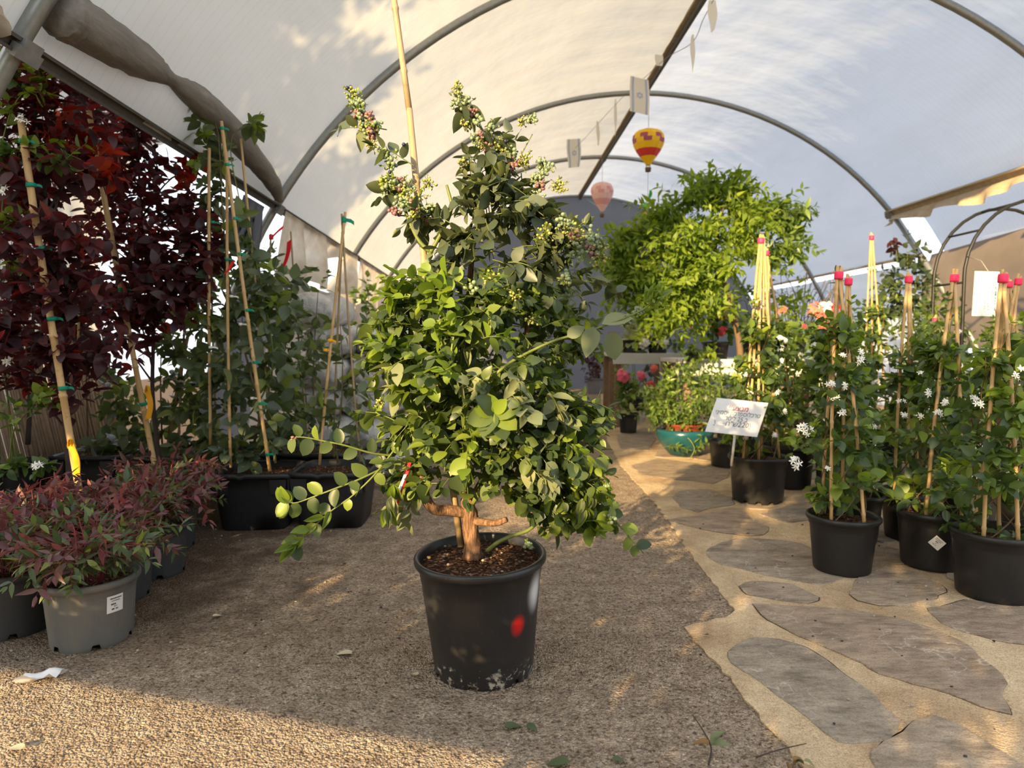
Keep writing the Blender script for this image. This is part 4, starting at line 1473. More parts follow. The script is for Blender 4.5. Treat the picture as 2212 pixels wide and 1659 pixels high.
# coarse bits lying on the soil
r = np.random.default_rng(4)
for i in range(46):
    a, q = r.uniform(0, 6.28), 0.168 * math.sqrt(r.random())
    p = base + Vector((q * math.cos(a), q * math.sin(a), 0.352 - 0.018 + 0.001 * r.random()))
    mb = MB().ball((0, 0, 0), r.uniform(0.003, 0.008), 6, 4, (1, r.uniform(.6, 1), .7))
    o = mb.build('soil_crumb', M['stem_brown'] if i % 5 else M['pebble'], bush.root)
    o.location = p - base
# ------------------------------------------------------------------ low red-leaved shrubs in round pots, left front
def nandina(bpx, lab, mat, h=0.215, r_top=0.147, r_bot=0.118, seed=0, nstem=17, spread=0.21, rise=0.20, single=90, red=0.5, z=0.0, phase=0.0):
    b = G(*bpx)
    pl = Plant('potted_nandina', lab, 'potted plant', b, 'low red and green leaved shrubs in round pots', seed)
    add_pot(pl, r_top, r_bot, h, mat, soil=0.035, notches=6, phase=phase)
    r = pl.rng
    o = np.array(b) + np.array([0, 0, h - 0.04])
    for i in range(nstem):
        a = 2.4 * i + r.uniform(-.3, .3)
        q = spread * math.sqrt((i + 0.5) / nstem) * r.uniform(0.8, 1.15)
        tip = o + np.array([q * math.cos(a), q * math.sin(a), (rise * (1 - 0.45 * (q / spread) ** 2)) * r.uniform(0.8, 1.2) + 0.02])
        mid = o + np.array([q * 0.45 * math.cos(a), q * 0.45 * math.sin(a), rise * 0.65])
        c = spline([o + np.array([0.03 * math.cos(a), 0.03 * math.sin(a), 0]), mid, tip], 8)
        pl.stem(c, np.linspace(0.003, 0.0014, 8), 'stem_red', 4, 'cane')
        for k in range(8):
            u = 0.35 + 0.65 * k / 7
            j = min(int(u * 7), 6)
            p = c[j] + (c[j + 1] - c[j]) * (u * 7 - j)
            an = a + r.uniform(-1.9, 1.9)
            hgt = (p[2] - o[2]) / rise
            isred = r.random() < min(0.95, max(0.05, red + 0.75 * (hgt - 0.72)))
            d = unit(np.array([math.cos(an), math.sin(an), r.uniform(-0.35, 0.75)]))
            pl.shoot(p, d, r.uniform(0.09, 0.15), 3, r.uniform(0.046, 0.062), 'narrow', 'leaf_nandina_red' if isred else 'leaf_nandina_green', 0.0011, 0.5, 0.25, 0.8, 'stem_red', 0.3, True)
    pl.finish(single)
    return pl, b, h, r_top, r_bot


def sticker(pl, a, z, w, hgt, rot, r_at, tilt_out, rows, lab):
    """paper label curved round a pot; a: direction round the pot"""
    nx, nz = 9, 6
    V = np.zeros((nz, nx, 3))
    cr, sr = math.cos(rot), math.sin(rot)

    def surf(u, v, off):
        x, y = u * w, v * hgt
        xx, yy = cr * x - sr * y, sr * x + cr * y
        zz = z + yy
        rr = r_at(zz) + off
        an = a + xx / rr
        return (rr * math.cos(an), rr * math.sin(an), zz)
    for i in range(nz):
        for j in range(nx):
            V[i, j] = surf(j / (nx - 1) - .5, i / (nz - 1) - .5, 0.0012)
    o = MB().grid(V).build('sticker', M['paper'], pl.root)
    o['label'] = lab
    mb = MB()
    rg = np.random.default_rng(2)
    for (v, u0, u1, th) in rows:
        u = u0
        while u < u1:
            ln = rg.uniform(0.02, 0.06)
            q = np.zeros((2, 3, 3))
            for i2, vv in enumerate((v, v + th)):
                for j2, uu in enumerate(np.linspace(u, min(u + ln, u1), 3)):
                    q[i2, j2] = surf(uu, vv, 0.0019)
            mb.grid(q)
            u += ln + rg.uniform(0.012, 0.03)
    mb.build('print', M['ink'], o)


pl, b, h, rt, rb = nandina((200, 1378), 'red and green shrub in the pale grey pot with a white sticker', 'grey_plastic', seed=31, single=150, red=0.42, phase=0.5)
sticker(pl, -math.pi / 2 + 1.05, 0.140, 0.052, 0.055, 0.0, lambda z: rb + (rt - 0.012 - rb) * z / h + 0.0008, 0,
        [(0.30, -0.32, 0.38, 0.07), (0.17, -0.24, 0.28, 0.05), (-0.05, -0.26, 0.02, 0.10), (-0.16, -0.08, 0.10, 0.05), (-0.34, -0.22, -0.06, 0.09), (-0.34, 0.02, 0.16, 0.09)], 'white printed sticker')
nandina((28, 1356), 'red and green shrub in a dull brown-grey pot beside the pale grey pot', 'dark_grey_plastic', seed=32, single=110, red=0.45)
nandina((250, 1288), 'red and green shrub in a dark pot just behind the pale grey pot', 'dark_grey_plastic', seed=33, single=80, red=0.6)
nandina((334, 1236), 'red and orange-green shrub in the third dark pot along the edge of the group', 'dark_grey_plastic', seed=34, single=90, red=0.6, spread=0.24)
nandina((362, 1180), 'bronze-leaved shrub in the farthest round pot, beside the square black tubs', 'dark_grey_plastic', seed=35, single=70, red=0.62, spread=0.25)
nandina((82, 1285), 'purple-red shrub half hidden behind the two front grey pots', 'dark_grey_plastic', seed=36, single=60, red=0.75, rise=0.22)
nandina((-98, 1285), 'purple-red shrub at the very edge of the picture behind the brown-grey pot', 'dark_grey_plastic', seed=38, single=20, red=0.7)


# ------------------------------------------------------------------ square black tubs
def sq_ring(a, z, n=48, p=7.0):
    an = np.arange(n) * 2 * math.pi / n + math.pi / n
    c, s_ = np.cos(an), np.sin(an)
    rr = a / (np.abs(c) ** p + np.abs(s_) ** p) ** (1 / p)
    return np.stack([rr * c, rr * s_, np.full(n, z)], -1)


def square_tub(pl, top=0.20, bot=0.165, h=0.30, rot=0.0):
    rings = [sq_ring(bot * 0.98, 0.0), sq_ring(bot, 0.01), sq_ring(bot + (top - bot) * 0.35, h * 0.35), sq_ring(bot + (top - bot) * 0.72, h * 0.72),
             sq_ring(bot + (top - bot) * 0.93, h - 0.028), sq_ring(top + 0.010, h - 0.024), sq_ring(top + 0.014, h - 0.018), sq_ring(top + 0.014, h - 0.004), sq_ring(top + 0.008, h), sq_ring(top - 0.004, h), sq_ring(top - 0.010, h - 0.01), sq_ring(top - 0.02, h - 0.06)]
    V = np.array(rings)
    an = np.arange(48)
    V[5:9, :, 2] -= (0.010 * (np.sin(an * 2 * math.pi / 8) > 0.75))[None, :]
    V[0, :, 2] += 0.012 * (np.sin(an * 2 * math.pi / 12) > 0.2)
    mb = MB().grid(np.concatenate([V, V[:, :1]], 1))
    o = mb.build('tub', M['square_plastic'], pl.root)
    so = MB().grid(np.array([[(x, y, h - 0.035 + 0.006 * math.sin(9 * x * 10 + 7 * y * 10)) for x in np.linspace(-top * .93, top * .93, 9)] for y in np.linspace(-top * .93, top * .93, 9)])).build('soil', M['soil'], pl.root)
    objs = [o, so]
    # proud corner panels below the rim
    for sx in (-1, 1):
        for sy in (-1, 1):
            mb = MB()
            mb.box((sx * (top - 0.055), sy * (top - 0.006), h - 0.068), (0.085, 0.010, 0.075), None, 0.86)
            mb.box((sx * (top - 0.006), sy * (top - 0.055), h - 0.068), (0.010, 0.085, 0.075), None, 0.86)
            objs.append(mb.build('corner_panel', M['square_plastic'], pl.root, smooth=False))
    for q in objs:
        q.rotation_euler = (0, 0, rot)


def at_front(px, py, half):
    g = G(px, py)
    return Vector((g.x + half * 0.15 * (g.x / g.y), g.y + half, 0))


tubA = at_front(545, 1147, 0.168)
A = Plant('potted_climber', 'grey-green climber on long canes with green ties in the front square black tub', 'potted plant', tubA, 'climbers in square tubs', 51)
square_tub(A, rot=0.03)


def Y_(dy, pl):
    return pl.o[1] + dy


def px_stem(pl, pts, r0, r1, mat, name='vine', n=6, m=20):
    c = spline([P(x, y, pl.o[1] + dy) for x, y, dy in pts], m)
    pl.stem(c, np.linspace(r0, r1, m), mat, n, name, True)
    return c


CANES_A = [((583, 1018, -.15), (478, 262, -.17), 0.0095), ((498, 1010, -.12), (490, 330, -.13), 0.008), ((595, 1000, .10), (520, 300, .05), 0.007), ((455, 960, -.05), (452, 320, -.1), 0.0085)]
for a, b2, r_ in CANES_A:
    cane(A, P(a[0], a[1], Y_(a[2], A)), P(b2[0], b2[1], Y_(b2[2], A)), r_, 'bamboo', 0.006)
a, b2 = np.array(P(583, 1018, Y_(-.15, A))), np.array(P(478, 262, Y_(-.17, A)))
for t_ in (0.02, 0.12, 0.27, 0.37, 0.53, 0.68, 0.80, 0.95):
    u = 1 - t_
    band(A, a + (b2 - a) * u, b2 - a, 0.011, 0.014, 'green_tie', 'tie', 0.02)
for x, y in ((490, 560), (460, 480), (500, 640), (520, 700), (455, 750), (545, 860)):
    band(A, P(x, y, Y_(-.14, A)), (0, 0, 1), 0.010, 0.012, 'green_tie' if y < 600 else 'white_tie', 'tie', 0.025)
v1 = px_stem(A, [(545, 1005, 0), (548, 960, 0), (560, 900, -.02), (540, 800, -.03), (500, 650, 0), (480, 450, 0), (470, 280, 0), (440, 240, 0)], 0.008, 0.002, 'stem_brown')
v2 = px_stem(A, [(540, 1005, .02), (520, 930, .03), (590, 800, .03), (560, 600, .02), (510, 400, .02), (500, 300, 0), (545, 262, 0)], 0.006, 0.0015, 'stem_green')
AX = lambda pl, py: P(530, py, pl.o[1])
for (x, y, dy, rp, n, L) in [(450, 270, 0, 34, 6, .12), (485, 330, 0, 36, 6, .12), (478, 420, 0, 40, 8, .13), (505, 500, 0, 45, 10, .13), (500, 580, 0, 60, 12, .14), (560, 620, -.02, 70, 14, .14), (470, 690, 0, 60, 12, .14), (560, 700, -.03, 70, 14, .14), (450, 790, 0, 55, 11, .14),
                             (540, 800, -.05, 75, 15, .15), (470, 880, -.03, 60, 12, .14), (560, 880, -.03, 75, 14, .15), (510, 950, -.05, 60, 10, .13), (440, 960, -.02, 50, 8, .12), (620, 640, .1, 60, 10, .14), (610, 800, .1, 60, 10, .14), (600, 920, .1, 50, 8, .13), (545, 270, 0, 14, 2, .08)]:
    A.blob(P(x, y, A.o[1] + dy + .06), rp / FPX * A.o[1], max(2, int(n * .8)), 'leaf_climber', 0.092, 'oval', L, 0.05, 5, 0.5, axis=P(530, y, A.o[1] + .1), outw=0.7)
for (x, y) in [(430, 250), (440, 290), (545, 265), (425, 350), (470, 705), (600, 650), (500, 990)]:
    A.blob(P(x, y, A.o[1] - .06), 0.02, 2, 'leaf_young', 0.05, 'oval', 0.07, 0.5, 4, 0.2)
A.finish(220)

tubB = at_front(714, 1143, 0.168)
Bp = Plant('potted_climber', 'sparse climber on a three-cane wigwam in the square black tub nearest the big bush', 'potted plant', tubB, 'climbers in square tubs', 52)
square_tub(Bp, rot=-0.02)
topB = P(743, 475, Bp.o[1] - .02)
for (x, y, dy, r_, ex) in [(690, 1004, -.08, 0.008, (746, 458)), (778, 998, .0, 0.006, (738, 462)), (720, 985, .10, 0.006, (742, 466))]:
    cane(Bp, P(x, y, Y_(dy, Bp)), P(ex[0], ex[1], Bp.o[1] - .02 + .01 * (x > 700)), r_, 'bamboo_old' if x > 700 else 'bamboo', 0.006)
band(Bp, topB, (0, 0, 1), 0.012, 0.03, 'green_tie', 'tie', 0.04)
for x, y in ((713, 735), (703, 756)):
    band(Bp, P(x, y, Y_(-.06, Bp)), (0.1, 0, 1), 0.012, 0.015, 'yellow_tag', 'tie', 0.02)
px_stem(Bp, [(730, 1000, 0), (725, 950, 0), (735, 900, 0), (740, 800, 0), (735, 700, 0)], 0.006, 0.002, 'stem_brown')
for (x, y, dy, rp, n) in [(735, 700, 0, 40, 4), (700, 760, 0, 45, 5), (750, 800, 0, 50, 6), (720, 860, 0, 50, 7), (760, 880, 0, 45, 6), (700, 940, 0, 55, 7), (750, 970, -.05, 45, 6), (795, 860, 0, 35, 4), (660, 880, .1, 50, 6)]:
    Bp.blob(P(x, y, Bp.o[1] + dy), rp / FPX * Bp.o[1], max(2, int(n * .6)), 'leaf_climber', 0.075, 'oval', 0.13, 0.1, 5, 0.5)
Bp.finish(110)

# tubs further along the same rows
def back_tub(px, py, lab, seed, blobs, ribbon=None, canes=(), leaf=0.088, single=60, rot=0.0):
    p = at_front(px, py, 0.168)
    pl = Plant('potted_climber', lab, 'potted plant', p, 'climbers in square tubs', seed)
    square_tub(pl, rot=rot)
    for (x0, y0, x1, y1, r_) in canes:
        cane(pl, P(x0, y0, pl.o[1]), P(x1, y1, pl.o[1] + .02), r_, 'bamboo_old', 0.01)
    for (x, y, rp, n, mt) in blobs:
        pl.blob(P(x, y, pl.o[1]), rp / FPX * pl.o[1], n, mt, leaf, 'oval', 0.14, 0.1, 6, 0.5)
    px_stem(pl, [(px, blobs[-1][1] + 60, 0), (px - 5, 800, 0), (px + 5, blobs[0][1] + 20, 0)], 0.006, 0.002, 'stem_brown')
    return pl


pl = back_tub(352, 1092, 'green climber in the square tub behind the bronze shrub, its cane tied with white tape', 53,
              [(400, 650, 35, 5, 'leaf_climber'), (405, 760, 50, 8, 'leaf_climber'), (380, 850, 55, 9, 'leaf_climber'), (400, 930, 60, 10, 'leaf_climber'), (350, 960, 60, 8, 'leaf_climber')], canes=[(358, 1000, 408, 715, 0.012), (385, 980, 410, 560, 0.008)])
for x, y in ((384, 822), (402, 718)):
    band(pl, P(x, y, pl.o[1] - .01), (0.15, 0, 1), 0.015, 0.02, 'white_tie', 'tie', 0.03)
pl.finish(70)
pl = back_tub(682, 1084, 'dark green climber with a long red ribbon in the second-row square tub', 54,
              [(600, 610, 55, 9, 'leaf_climber'), (630, 680, 60, 10, 'leaf_climber'), (650, 760, 65, 10, 'leaf_climber'), (600, 840, 70, 11, 'leaf_climber'), (650, 890, 60, 9, 'leaf_climber'), (600, 960, 60, 7, 'leaf_climber')],
              canes=[(583, 990, 585, 505, 0.006), (670, 985, 628, 500, 0.006)])
strip_tag(pl, [P(625, 520, pl.o[1] - .1), P(622, 548, pl.o[1] - .12), P(610, 580, pl.o[1] - .13), P(590, 603, pl.o[1] - .12)], 0.035, 'red_ribbon', 'ribbon', (0.8, -0.2, 0.5))
strip_tag(pl, [P(588, 512, pl.o[1] - .1), P(600, 500, pl.o[1] - .11), P(612, 490, pl.o[1] - .1)], 0.02, 'red_ribbon', 'ribbon', (0.3, -0.2, 0.9))
band(pl, P(586, 512, pl.o[1]), (0, 0, 1), 0.014, 0.03, 'red_ribbon', 'ribbon_knot')
pl.finish(80)
pl = back_tub(524, 1084, 'green climber with a short red ribbon in the second-row tub behind the tall vine', 55,
              [(450, 560, 45, 7, 'leaf_climber'), (440, 680, 60, 9, 'leaf_climber'), (400, 800, 60, 9, 'leaf_climber'), (430, 900, 60, 9, 'leaf_climber')], canes=[(470, 985, 455, 470, 0.007)])
strip_tag(pl, [P(503, 565, 3.5), P(497, 578, 3.5), P(488, 590, 3.5)], 0.03, 'red_ribbon', 'ribbon', (0.8, -0.2, 0.5))
pl.finish(40)
pl = back_tub(192, 1092, 'green leafy plant in a square tub behind the red shrubs below the purple trees', 56,
              [(250, 860, 60, 8, 'leaf_climber'), (300, 900, 70, 9, 'leaf_climber'), (230, 960, 70, 9, 'leaf_climber'), (320, 970, 60, 7, 'leaf_climber')])
pl.finish(50)

# ------------------------------------------------------------------ purple-leaved plum trees
def plum(bpx, lab, seed, trunk, blobs, cane_px, tag_px, r_c=0.0145, single=200, ties=()):
    b = G(*bpx)
    pl = Plant('potted_plum_tree', lab, 'potted tree', b, 'purple-leaved trees in black pots', seed)
    add_pot(pl, 0.155, 0.125, 0.29, 'black_plastic', soil=0.04, notches=5)
    c = px_stem(pl, trunk, 0.014, 0.004, 'stem_dark', 'trunk', 8, 24)
    for (x, y, dy, rp, n, m) in blobs:
        cen = P(x, y, b.y + dy)
        j = int(np.argmin(np.abs(c[:, 2] - (cen.z - 0.25)))) if True else 0
        pl.stem(spline([c[j], (c[j] + np.array(cen)) / 2 + np.array([0, 0, 0.03]), cen], 8), np.linspace(0.006, 0.003, 8), 'stem_dark', 5, 'branch')
        pl.blob(cen, rp / FPX * b.y, int(n * 1.35), m, 0.082, 'plum', 0.20, 0.45, 8, 0.45, axis=P(x, y + 60, b.y + .1), outw=0.6, smat='stem_dark', fall=0.15)
    for (x0, y0, x1, y1, dy) in cane_px:
        cane(pl, P(x0, y0, b.y + dy), P(x1, y1, b.y + dy), r_c, 'bamboo', 0.008, seg=0.24)
        a, e = np.array(P(x0, y0, b.y + dy)), np.array(P(x1, y1, b.y + dy))
        for u in ties:
            band(pl, a + (e - a) * u, e - a, r_c * 1.35, 0.016, 'green_tie', 'tie', 0.02)
    for (x0, y0, x1, y1, dy) in tag_px:
        m1 = ((x0 + x1) / 2 + 6, (y0 + y1) / 2)
        strip_tag(pl, [P(x0, y0, b.y + dy), P(*m1, b.y + dy - .01), P(x1, y1, b.y + dy)], 0.033, 'yellow_tag', 'plant_tag', (1, -0.3, 0.1))
        strip_tag(pl, [P(x0 - 4, y0 + 6, b.y + dy), P(x0, y0 - 10, b.y + dy - .02), P(x0 + 6, y0 + 6, b.y + dy)], 0.012, 'yellow_tag', 'tag_loop', (0.5, 0.8, 0.1))
    pl.finish(single)
    return pl


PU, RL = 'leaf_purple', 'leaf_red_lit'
plum((168, 1220), 'taller purple-leaved tree on a thick cane with a low yellow tag', 61,
     [(158, 1120, .06), (140, 900, .06), (125, 700, .06), (100, 450, .08), (70, 200, .1)],
     [(60, 170, .15, 70, 10, PU), (30, 260, .1, 60, 9, PU), (120, 230, .1, 70, 9, PU), (60, 380, .1, 80, 12, PU), (150, 370, .12, 70, 11, PU), (40, 500, .05, 80, 12, PU), (140, 520, .05, 80, 13, PU), (60, 620, 0, 85, 13, PU), (160, 650, .05, 80, 13, PU), (60, 740, 0, 75, 11, PU), (190, 760, .1, 70, 9, PU), (20, 800, .1, 50, 6, PU), (140, 820, .1, 60, 6, PU),
      (130, 300, .2, 70, 5, RL), (200, 330, .2, 60, 5, RL), (90, 450, .22, 70, 4, RL)],
     [(178, 1100, 45, 262, -.08)], [(152, 958, 166, 1028, -.13)], ties=(0.32, 0.5, 0.68, 0.84, 0.95))
plum((342, 1130), 'purple-leaved tree on the cane with the yellow tag at mid height', 62,
     [(348, 1030, .06), (330, 860, .06), (330, 700, .06), (310, 500, .05), (290, 250, .05)],
     [(215, 240, .1, 55, 8, PU), (285, 275, .08, 45, 8, PU), (300, 360, .05, 50, 10, PU), (250, 420, .08, 60, 10, PU), (330, 470, .02, 60, 12, PU), (395, 450, .05, 55, 8, PU), (300, 560, 0, 70, 13, PU), (390, 540, -.05, 65, 13, PU), (350, 620, -.08, 70, 14, PU), (430, 560, .02, 45, 7, PU), (260, 640, 0, 65, 11, PU), (230, 530, .1, 60, 9, PU), (410, 620, -.02, 50, 7, PU), (300, 690, -.05, 60, 9, PU), (240, 730, .1, 50, 6, PU),
      (225, 330, .25, 60, 5, RL), (390, 370, .12, 40, 5, RL), (300, 300, .22, 40, 3, RL)],
     [(342, 1045, 192, 240, -.10)], [(318, 842, 320, 905, -.14)], ties=(0.22, 0.53, 0.82))
plum((40, 1105), 'purple-leaved tree at the back, against the reed screen and the side film', 63,
     [(60, 960, .06), (70, 800, .06), (80, 600, .06), (150, 350, .05)],
     [(190, 240, .1, 55, 6, PU), (130, 420, .1, 90, 10, PU), (230, 480, .1, 80, 9, PU), (60, 560, .1, 90, 10, PU), (180, 600, .1, 90, 10, PU), (90, 700, .1, 80, 9, PU), (10, 640, .1, 80, 8, PU), (250, 360, .12, 60, 5, RL), (170, 280, .12, 60, 6, RL), (180, 700, .1, 60, 6, PU)],
     [(170, 760, 175, 520, 0.0), (200, 700, 178, 560, .02)], [], 0.007, 60)

# ------------------------------------------------------------------ flowering vine at the very left edge
b = G(48, 1205)
J = Plant('potted_vine', 'bright green flowering vine trailing from the big black pot at the picture edge', 'potted plant', b, None, 71)
add_pot(J, 0.165, 0.13, 0.27, 'black_plastic', notches=0)
for pts in ([(30, 1030, 0), (10, 800, 0), (-20, 600, -.05), (-10, 400, -.1), (20, 250, -.12), (60, 190, -.12), (95, 165, -.12)],
            [(40, 1030, 0), (0, 700, 0), (10, 400, -.1), (60, 330, -.12), (110, 320, -.12), (175, 345, -.12)],
            [(20, 1000, -.05), (30, 930, -.08), (60, 890, -.1), (100, 858, -.12), (124, 850, -.12)], [(0, 1000, 0), (-10, 700, -.1), (20, 580, -.1), (40, 560, -.1)], [(0, 1000, 0), (-20, 700, -.1), (0, 520, -.1), (14, 470, -.1)]):
    px_stem(J, pts, 0.0035, 0.0015, 'stem_green', 'vine', 5)
for (x, y, n, mt) in [(90, 165, 3, 'leaf_young'), (70, 190, 3, 'leaf_young'), (20, 165, 3, 'leaf_jasmine'), (15, 230, 3, 'leaf_young'), (60, 320, 4, 'leaf_jasmine'), (85, 310, 2, 'leaf_young'), (150, 340, 2, 'leaf_jasmine'), (110, 340, 3, 'leaf_jasmine'), (15, 330, 4, 'leaf_jasmine'), (10, 480, 3, 'leaf_young'), (30, 570, 3, 'leaf_young'), (10, 600, 2, 'leaf_jasmine'), (100, 850, 3, 'leaf_young'), (70, 880, 3, 'leaf_jasmine'), (40, 910, 2, 'leaf_jasmine'), (20, 1000, 5, 'leaf_jasmine'), (90, 1000, 3, 'leaf_jasmine'), (10, 130, 3, 'leaf_young'), (5, 390, 3, 'leaf_jasmine')]:
    J.blob(P(x, y, b.y - .14), 0.03, n, mt, 0.052, 'oval', 0.09, 0.2, 5, 0.3)
for x, y in [(50, 262), (12, 410), (15, 780), (80, 1008)]:
    J.flower(P(x, y, b.y - .2), 0.022, 6, 0.017)
J.finish(110)

# ------------------------------------------------------------------ white sacks of soil stacked behind
def sack(c, size, rot, lab, seed):
    r2 = np.random.default_rng(seed)
    nu, nv = 28, 14
    V = np.zeros((nv + 1, nu, 3))
    ph = r2.uniform(0, 6.28, 8)
    for i in range(nv + 1):
        for j in range(nu):
            th, a = math.pi * i / nv, 2 * math.pi * j / nu
            x = math.copysign(abs(math.sin(th)) ** 0.55 * abs(math.cos(a)) ** 0.5, math.cos(a))
            y = math.copysign(abs(math.sin(th)) ** 0.55 * abs(math.sin(a)) ** 0.5, math.sin(a))
            z = -math.copysign(abs(math.cos(th)) ** 0.8, math.cos(th))
            k = 1 + 0.05 * math.sin(5 * a + ph[0] + 3 * th) + 0.04 * math.sin(9 * a + ph[1]) + 0.03 * math.sin(13 * th + ph[2] + 4 * a)
            V[i, j] = (x * k * size[0] / 2, y * k * size[1] / 2, z * (1 + 0.12 * math.sin(4 * a + ph[3])) * size[2] / 2)
    o = MB().grid(np.concatenate([V, V[:, :1]], 1)).build('soil_sack', M['sack'], None, loc=c)
    o.rotation_euler = (0, 0, rot)
    tag(o, lab, 'sack', 'white soil sacks stacked behind the square tubs')


rows_ = ['bottom', 'second', 'third', 'fourth', 'fifth', 'top']
for lv in range(6):
    for k, (xc, nm) in enumerate(((-1.18, 'near the tunnel side'), (-0.80, 'beside the big bush'))):
        if lv == 5 and k == 1:
            continue
        sack((xc + 0.05 * math.sin(lv * 2 + k), 5.0 + 0.06 * math.cos(lv * 3 + k), 0.115 + 0.215 * lv), (0.40, 0.62, 0.23), 0.08 * math.sin(lv * 5 + k), 'white crumpled soil sack, %s layer of the stack, %s' % (rows_[lv], nm), 80 + lv * 3 + k)
# ------------------------------------------------------------------ star jasmines on cane wigwams, right
def jasmine(bpx, lab, seed, tape_px, feet, r_top, r_bot, h, topfrac=0.72, width=0.17, single=110, flowers=9, dens=1.0, tdy=0.0, rc=0.0075, z0=PAVE_Z, notches=0, Y=None, lean=0.0, step=True, pot=True, tape='pink_tape'):
    if Y is None:
        b = G(bpx[0], bpx[1], z0)
    else:
        q = P(bpx[0], bpx[1], Y)
        b = Vector((q.x, Y, z0))
    pl = Plant('potted_jasmine', lab, 'potted plant', b, 'star jasmines on cane wigwams', seed)
    add_pot(pl, r_top, r_bot, h, 'black_plastic', soil=0.028, notches=notches, step=step, phase=2)
    r = pl.rng
    top = np.array(P(tape_px[0], tape_px[1], b.y + tdy))
    soil = b.z + h - 0.03
    for i, (x, dy) in enumerate(feet):
        off = np.array([P(x, 1000, b.y).x - b.x, dy])
        off *= min(1.0, 0.74 * r_top / (np.linalg.norm(off) + 1e-9))
        f = np.array((b.x + off[0], b.y + off[1], soil - 0.015))
        ex = unit(top - f)
        cane(pl, f, top + ex * r.uniform(0.012, 0.035) + np.array([0.006 * (i - 1), 0.004 * (i % 2), 0]), rc, 'bamboo', 0.008 * (-1) ** i)
    band(pl, top - np.array([0, 0, 0.006]), (0.05, 0, 1), rc * 2.4, 0.032, tape, 'tape', 0.0)
    H = (top[2] - soil)
    c0 = np.array([b.x, b.y, soil])
    axis = lambda u: c0 + (top - c0) * u
    # climbing stems
    for k in range(5):
        a0 = 2 * math.pi * k / 5
        pts = []
        for i in range(22):
            u = i / 21 * topfrac * (1 + 0.15 * math.sin(k * 3))
            rad = (r_top * 0.55) * (1 - u * 0.85) + 0.012
            an = a0 + 9.0 * u
            pts.append(axis(u) + np.array([rad * math.cos(an), rad * math.sin(an), 0]))
        pl.stem(pts, np.linspace(0.003, 0.0014, 22), 'stem_brown', 4, 'vine')
    n = int(78 * dens)
    for i in range(n):
        u = (r.random() ** 0.85) * topfrac
        wr = width * (0.55 + 0.75 * math.sin(math.pi * min(1, 0.18 + 0.9 * u / topfrac)) ** 1.2) * (1 - 0.45 * u / topfrac)
        an = r.uniform(0, 6.28)
        rad = wr * r.uniform(0.25, 1.0)
        p = axis(u) + np.array([rad * math.cos(an), rad * math.sin(an), r.normal(0, 0.02)])
        d = unit(np.array([math.cos(an), math.sin(an), r.uniform(-0.1, 0.7)]))
        young = r.random() < 0.07 + 0.12 * (u / topfrac)
        pl.shoot(p - d * 0.04, d, r.uniform(0.07, 0.12), 3, r.uniform(0.052, 0.070), 'oval', 'leaf_young' if young else 'leaf_jasmine', 0.0013, 0.5, 0.1, 0.9, 'stem_green', 0.3, True)
    for i in range(flowers):
        u = r.uniform(0.08, 0.95) * topfrac
        an = r.uniform(math.pi * 1.05, math.pi * 1.95)
        rad = width * (1.15 - 0.5 * u / topfrac)
        pl.flower(axis(u) + np.array([rad * math.cos(an), rad * math.sin(an), 0]), 0.016, int(r.integers(3, 7)), 0.0145)
    # a few wandering tendrils above the leaves
    for i in range(4):
        u = topfrac * r.uniform(0.75, 1.1)
        pl.shoot(axis(u), unit(r.normal(0, 0.5, 3) + np.array([0, 0, 1])), r.uniform(0.12, 0.22), 3, 0.040, 'oval', 'leaf_young' if i % 2 else 'leaf_jasmine', 0.0015, 0.1, 0.2, 0.9, 'stem_green', 0.5, True)
    return pl


def moss(pl, h, r_top, n=10, side=-1):
    rr = pl.rng
    for _ in range(n):
        a = rr.uniform(math.pi, 2 * math.pi)
        q = r_top * rr.uniform(0.35, 0.82)
        for _k in range(5):
            pl.leaf(pl.o + np.array([q * math.cos(a), q * math.sin(a), h - 0.028]) + rr.normal(0, 0.008, 3) * np.array([1, 1, .3]), unit(rr.normal(0, 1, 3) + np.array([0, 0, .8])), (0, 0, 1), 0.014, 'tiny', 'leaf_nandina_green' if _k % 2 else 'leaf_young')


F1 = jasmine((1818, 1228), 'star jasmine on a pink-taped wigwam in the front black pot nearest the bare paving', 101, (1812, 592), [(1784, -.06), (1846, -.115), (1800, .09), (1838, .06)], 0.147, 0.112, 0.235, 0.80, 0.115, 200, 9, 1.0, 0.02)
moss(F1, 0.235, 0.147)
# trailing flowering shoot to the left of this pot
pts = spline([P(1790, 1030, 2.86), P(1758, 985, 2.82), P(1735, 955, 2.80), P(1722, 935, 2.8)], 10)
F1.stem(pts, 0.0018, 'stem_green', 4, 'vine')
F1.blob(P(1735, 950, 2.8), 0.05, 4, 'leaf_young', 0.05, 'oval', 0.10, 0.1, 5, 0.2)
F1.flower(P(1738, 930, 2.76), 0.03, 9, 0.018)
F1.flower(P(1720, 1000, 2.76), 0.026, 9, 0.018)
F1.finish(200)
F2 = jasmine((2012, 1218), 'star jasmine in the black pot with a tilted white sticker', 102, (2062, 598), [(1970, -.09), (2052, -.10), (2030, .09)], 0.150, 0.118, 0.24, 0.72, 0.135, 180, 10, 1.0, 0.03)
moss(F2, 0.24, 0.150)
sticker(F2, -math.pi / 2 - 0.46, 0.128, 0.048, 0.046, -0.72, lambda z: 0.118 + (0.150 - 0.012 - 0.118) * z / 0.24 + 0.004, 0,
        [(0.30, -0.38, 0.30, 0.06), (0.17, -0.36, 0.20, 0.06), (0.0, -0.20, 0.05, 0.10), (-0.14, -0.12, 0.05, 0.05), (-0.30, -0.22, -0.06, 0.07), (-0.30, 0.0, 0.10, 0.07)], 'white printed sticker set askew')
F2.finish(180)
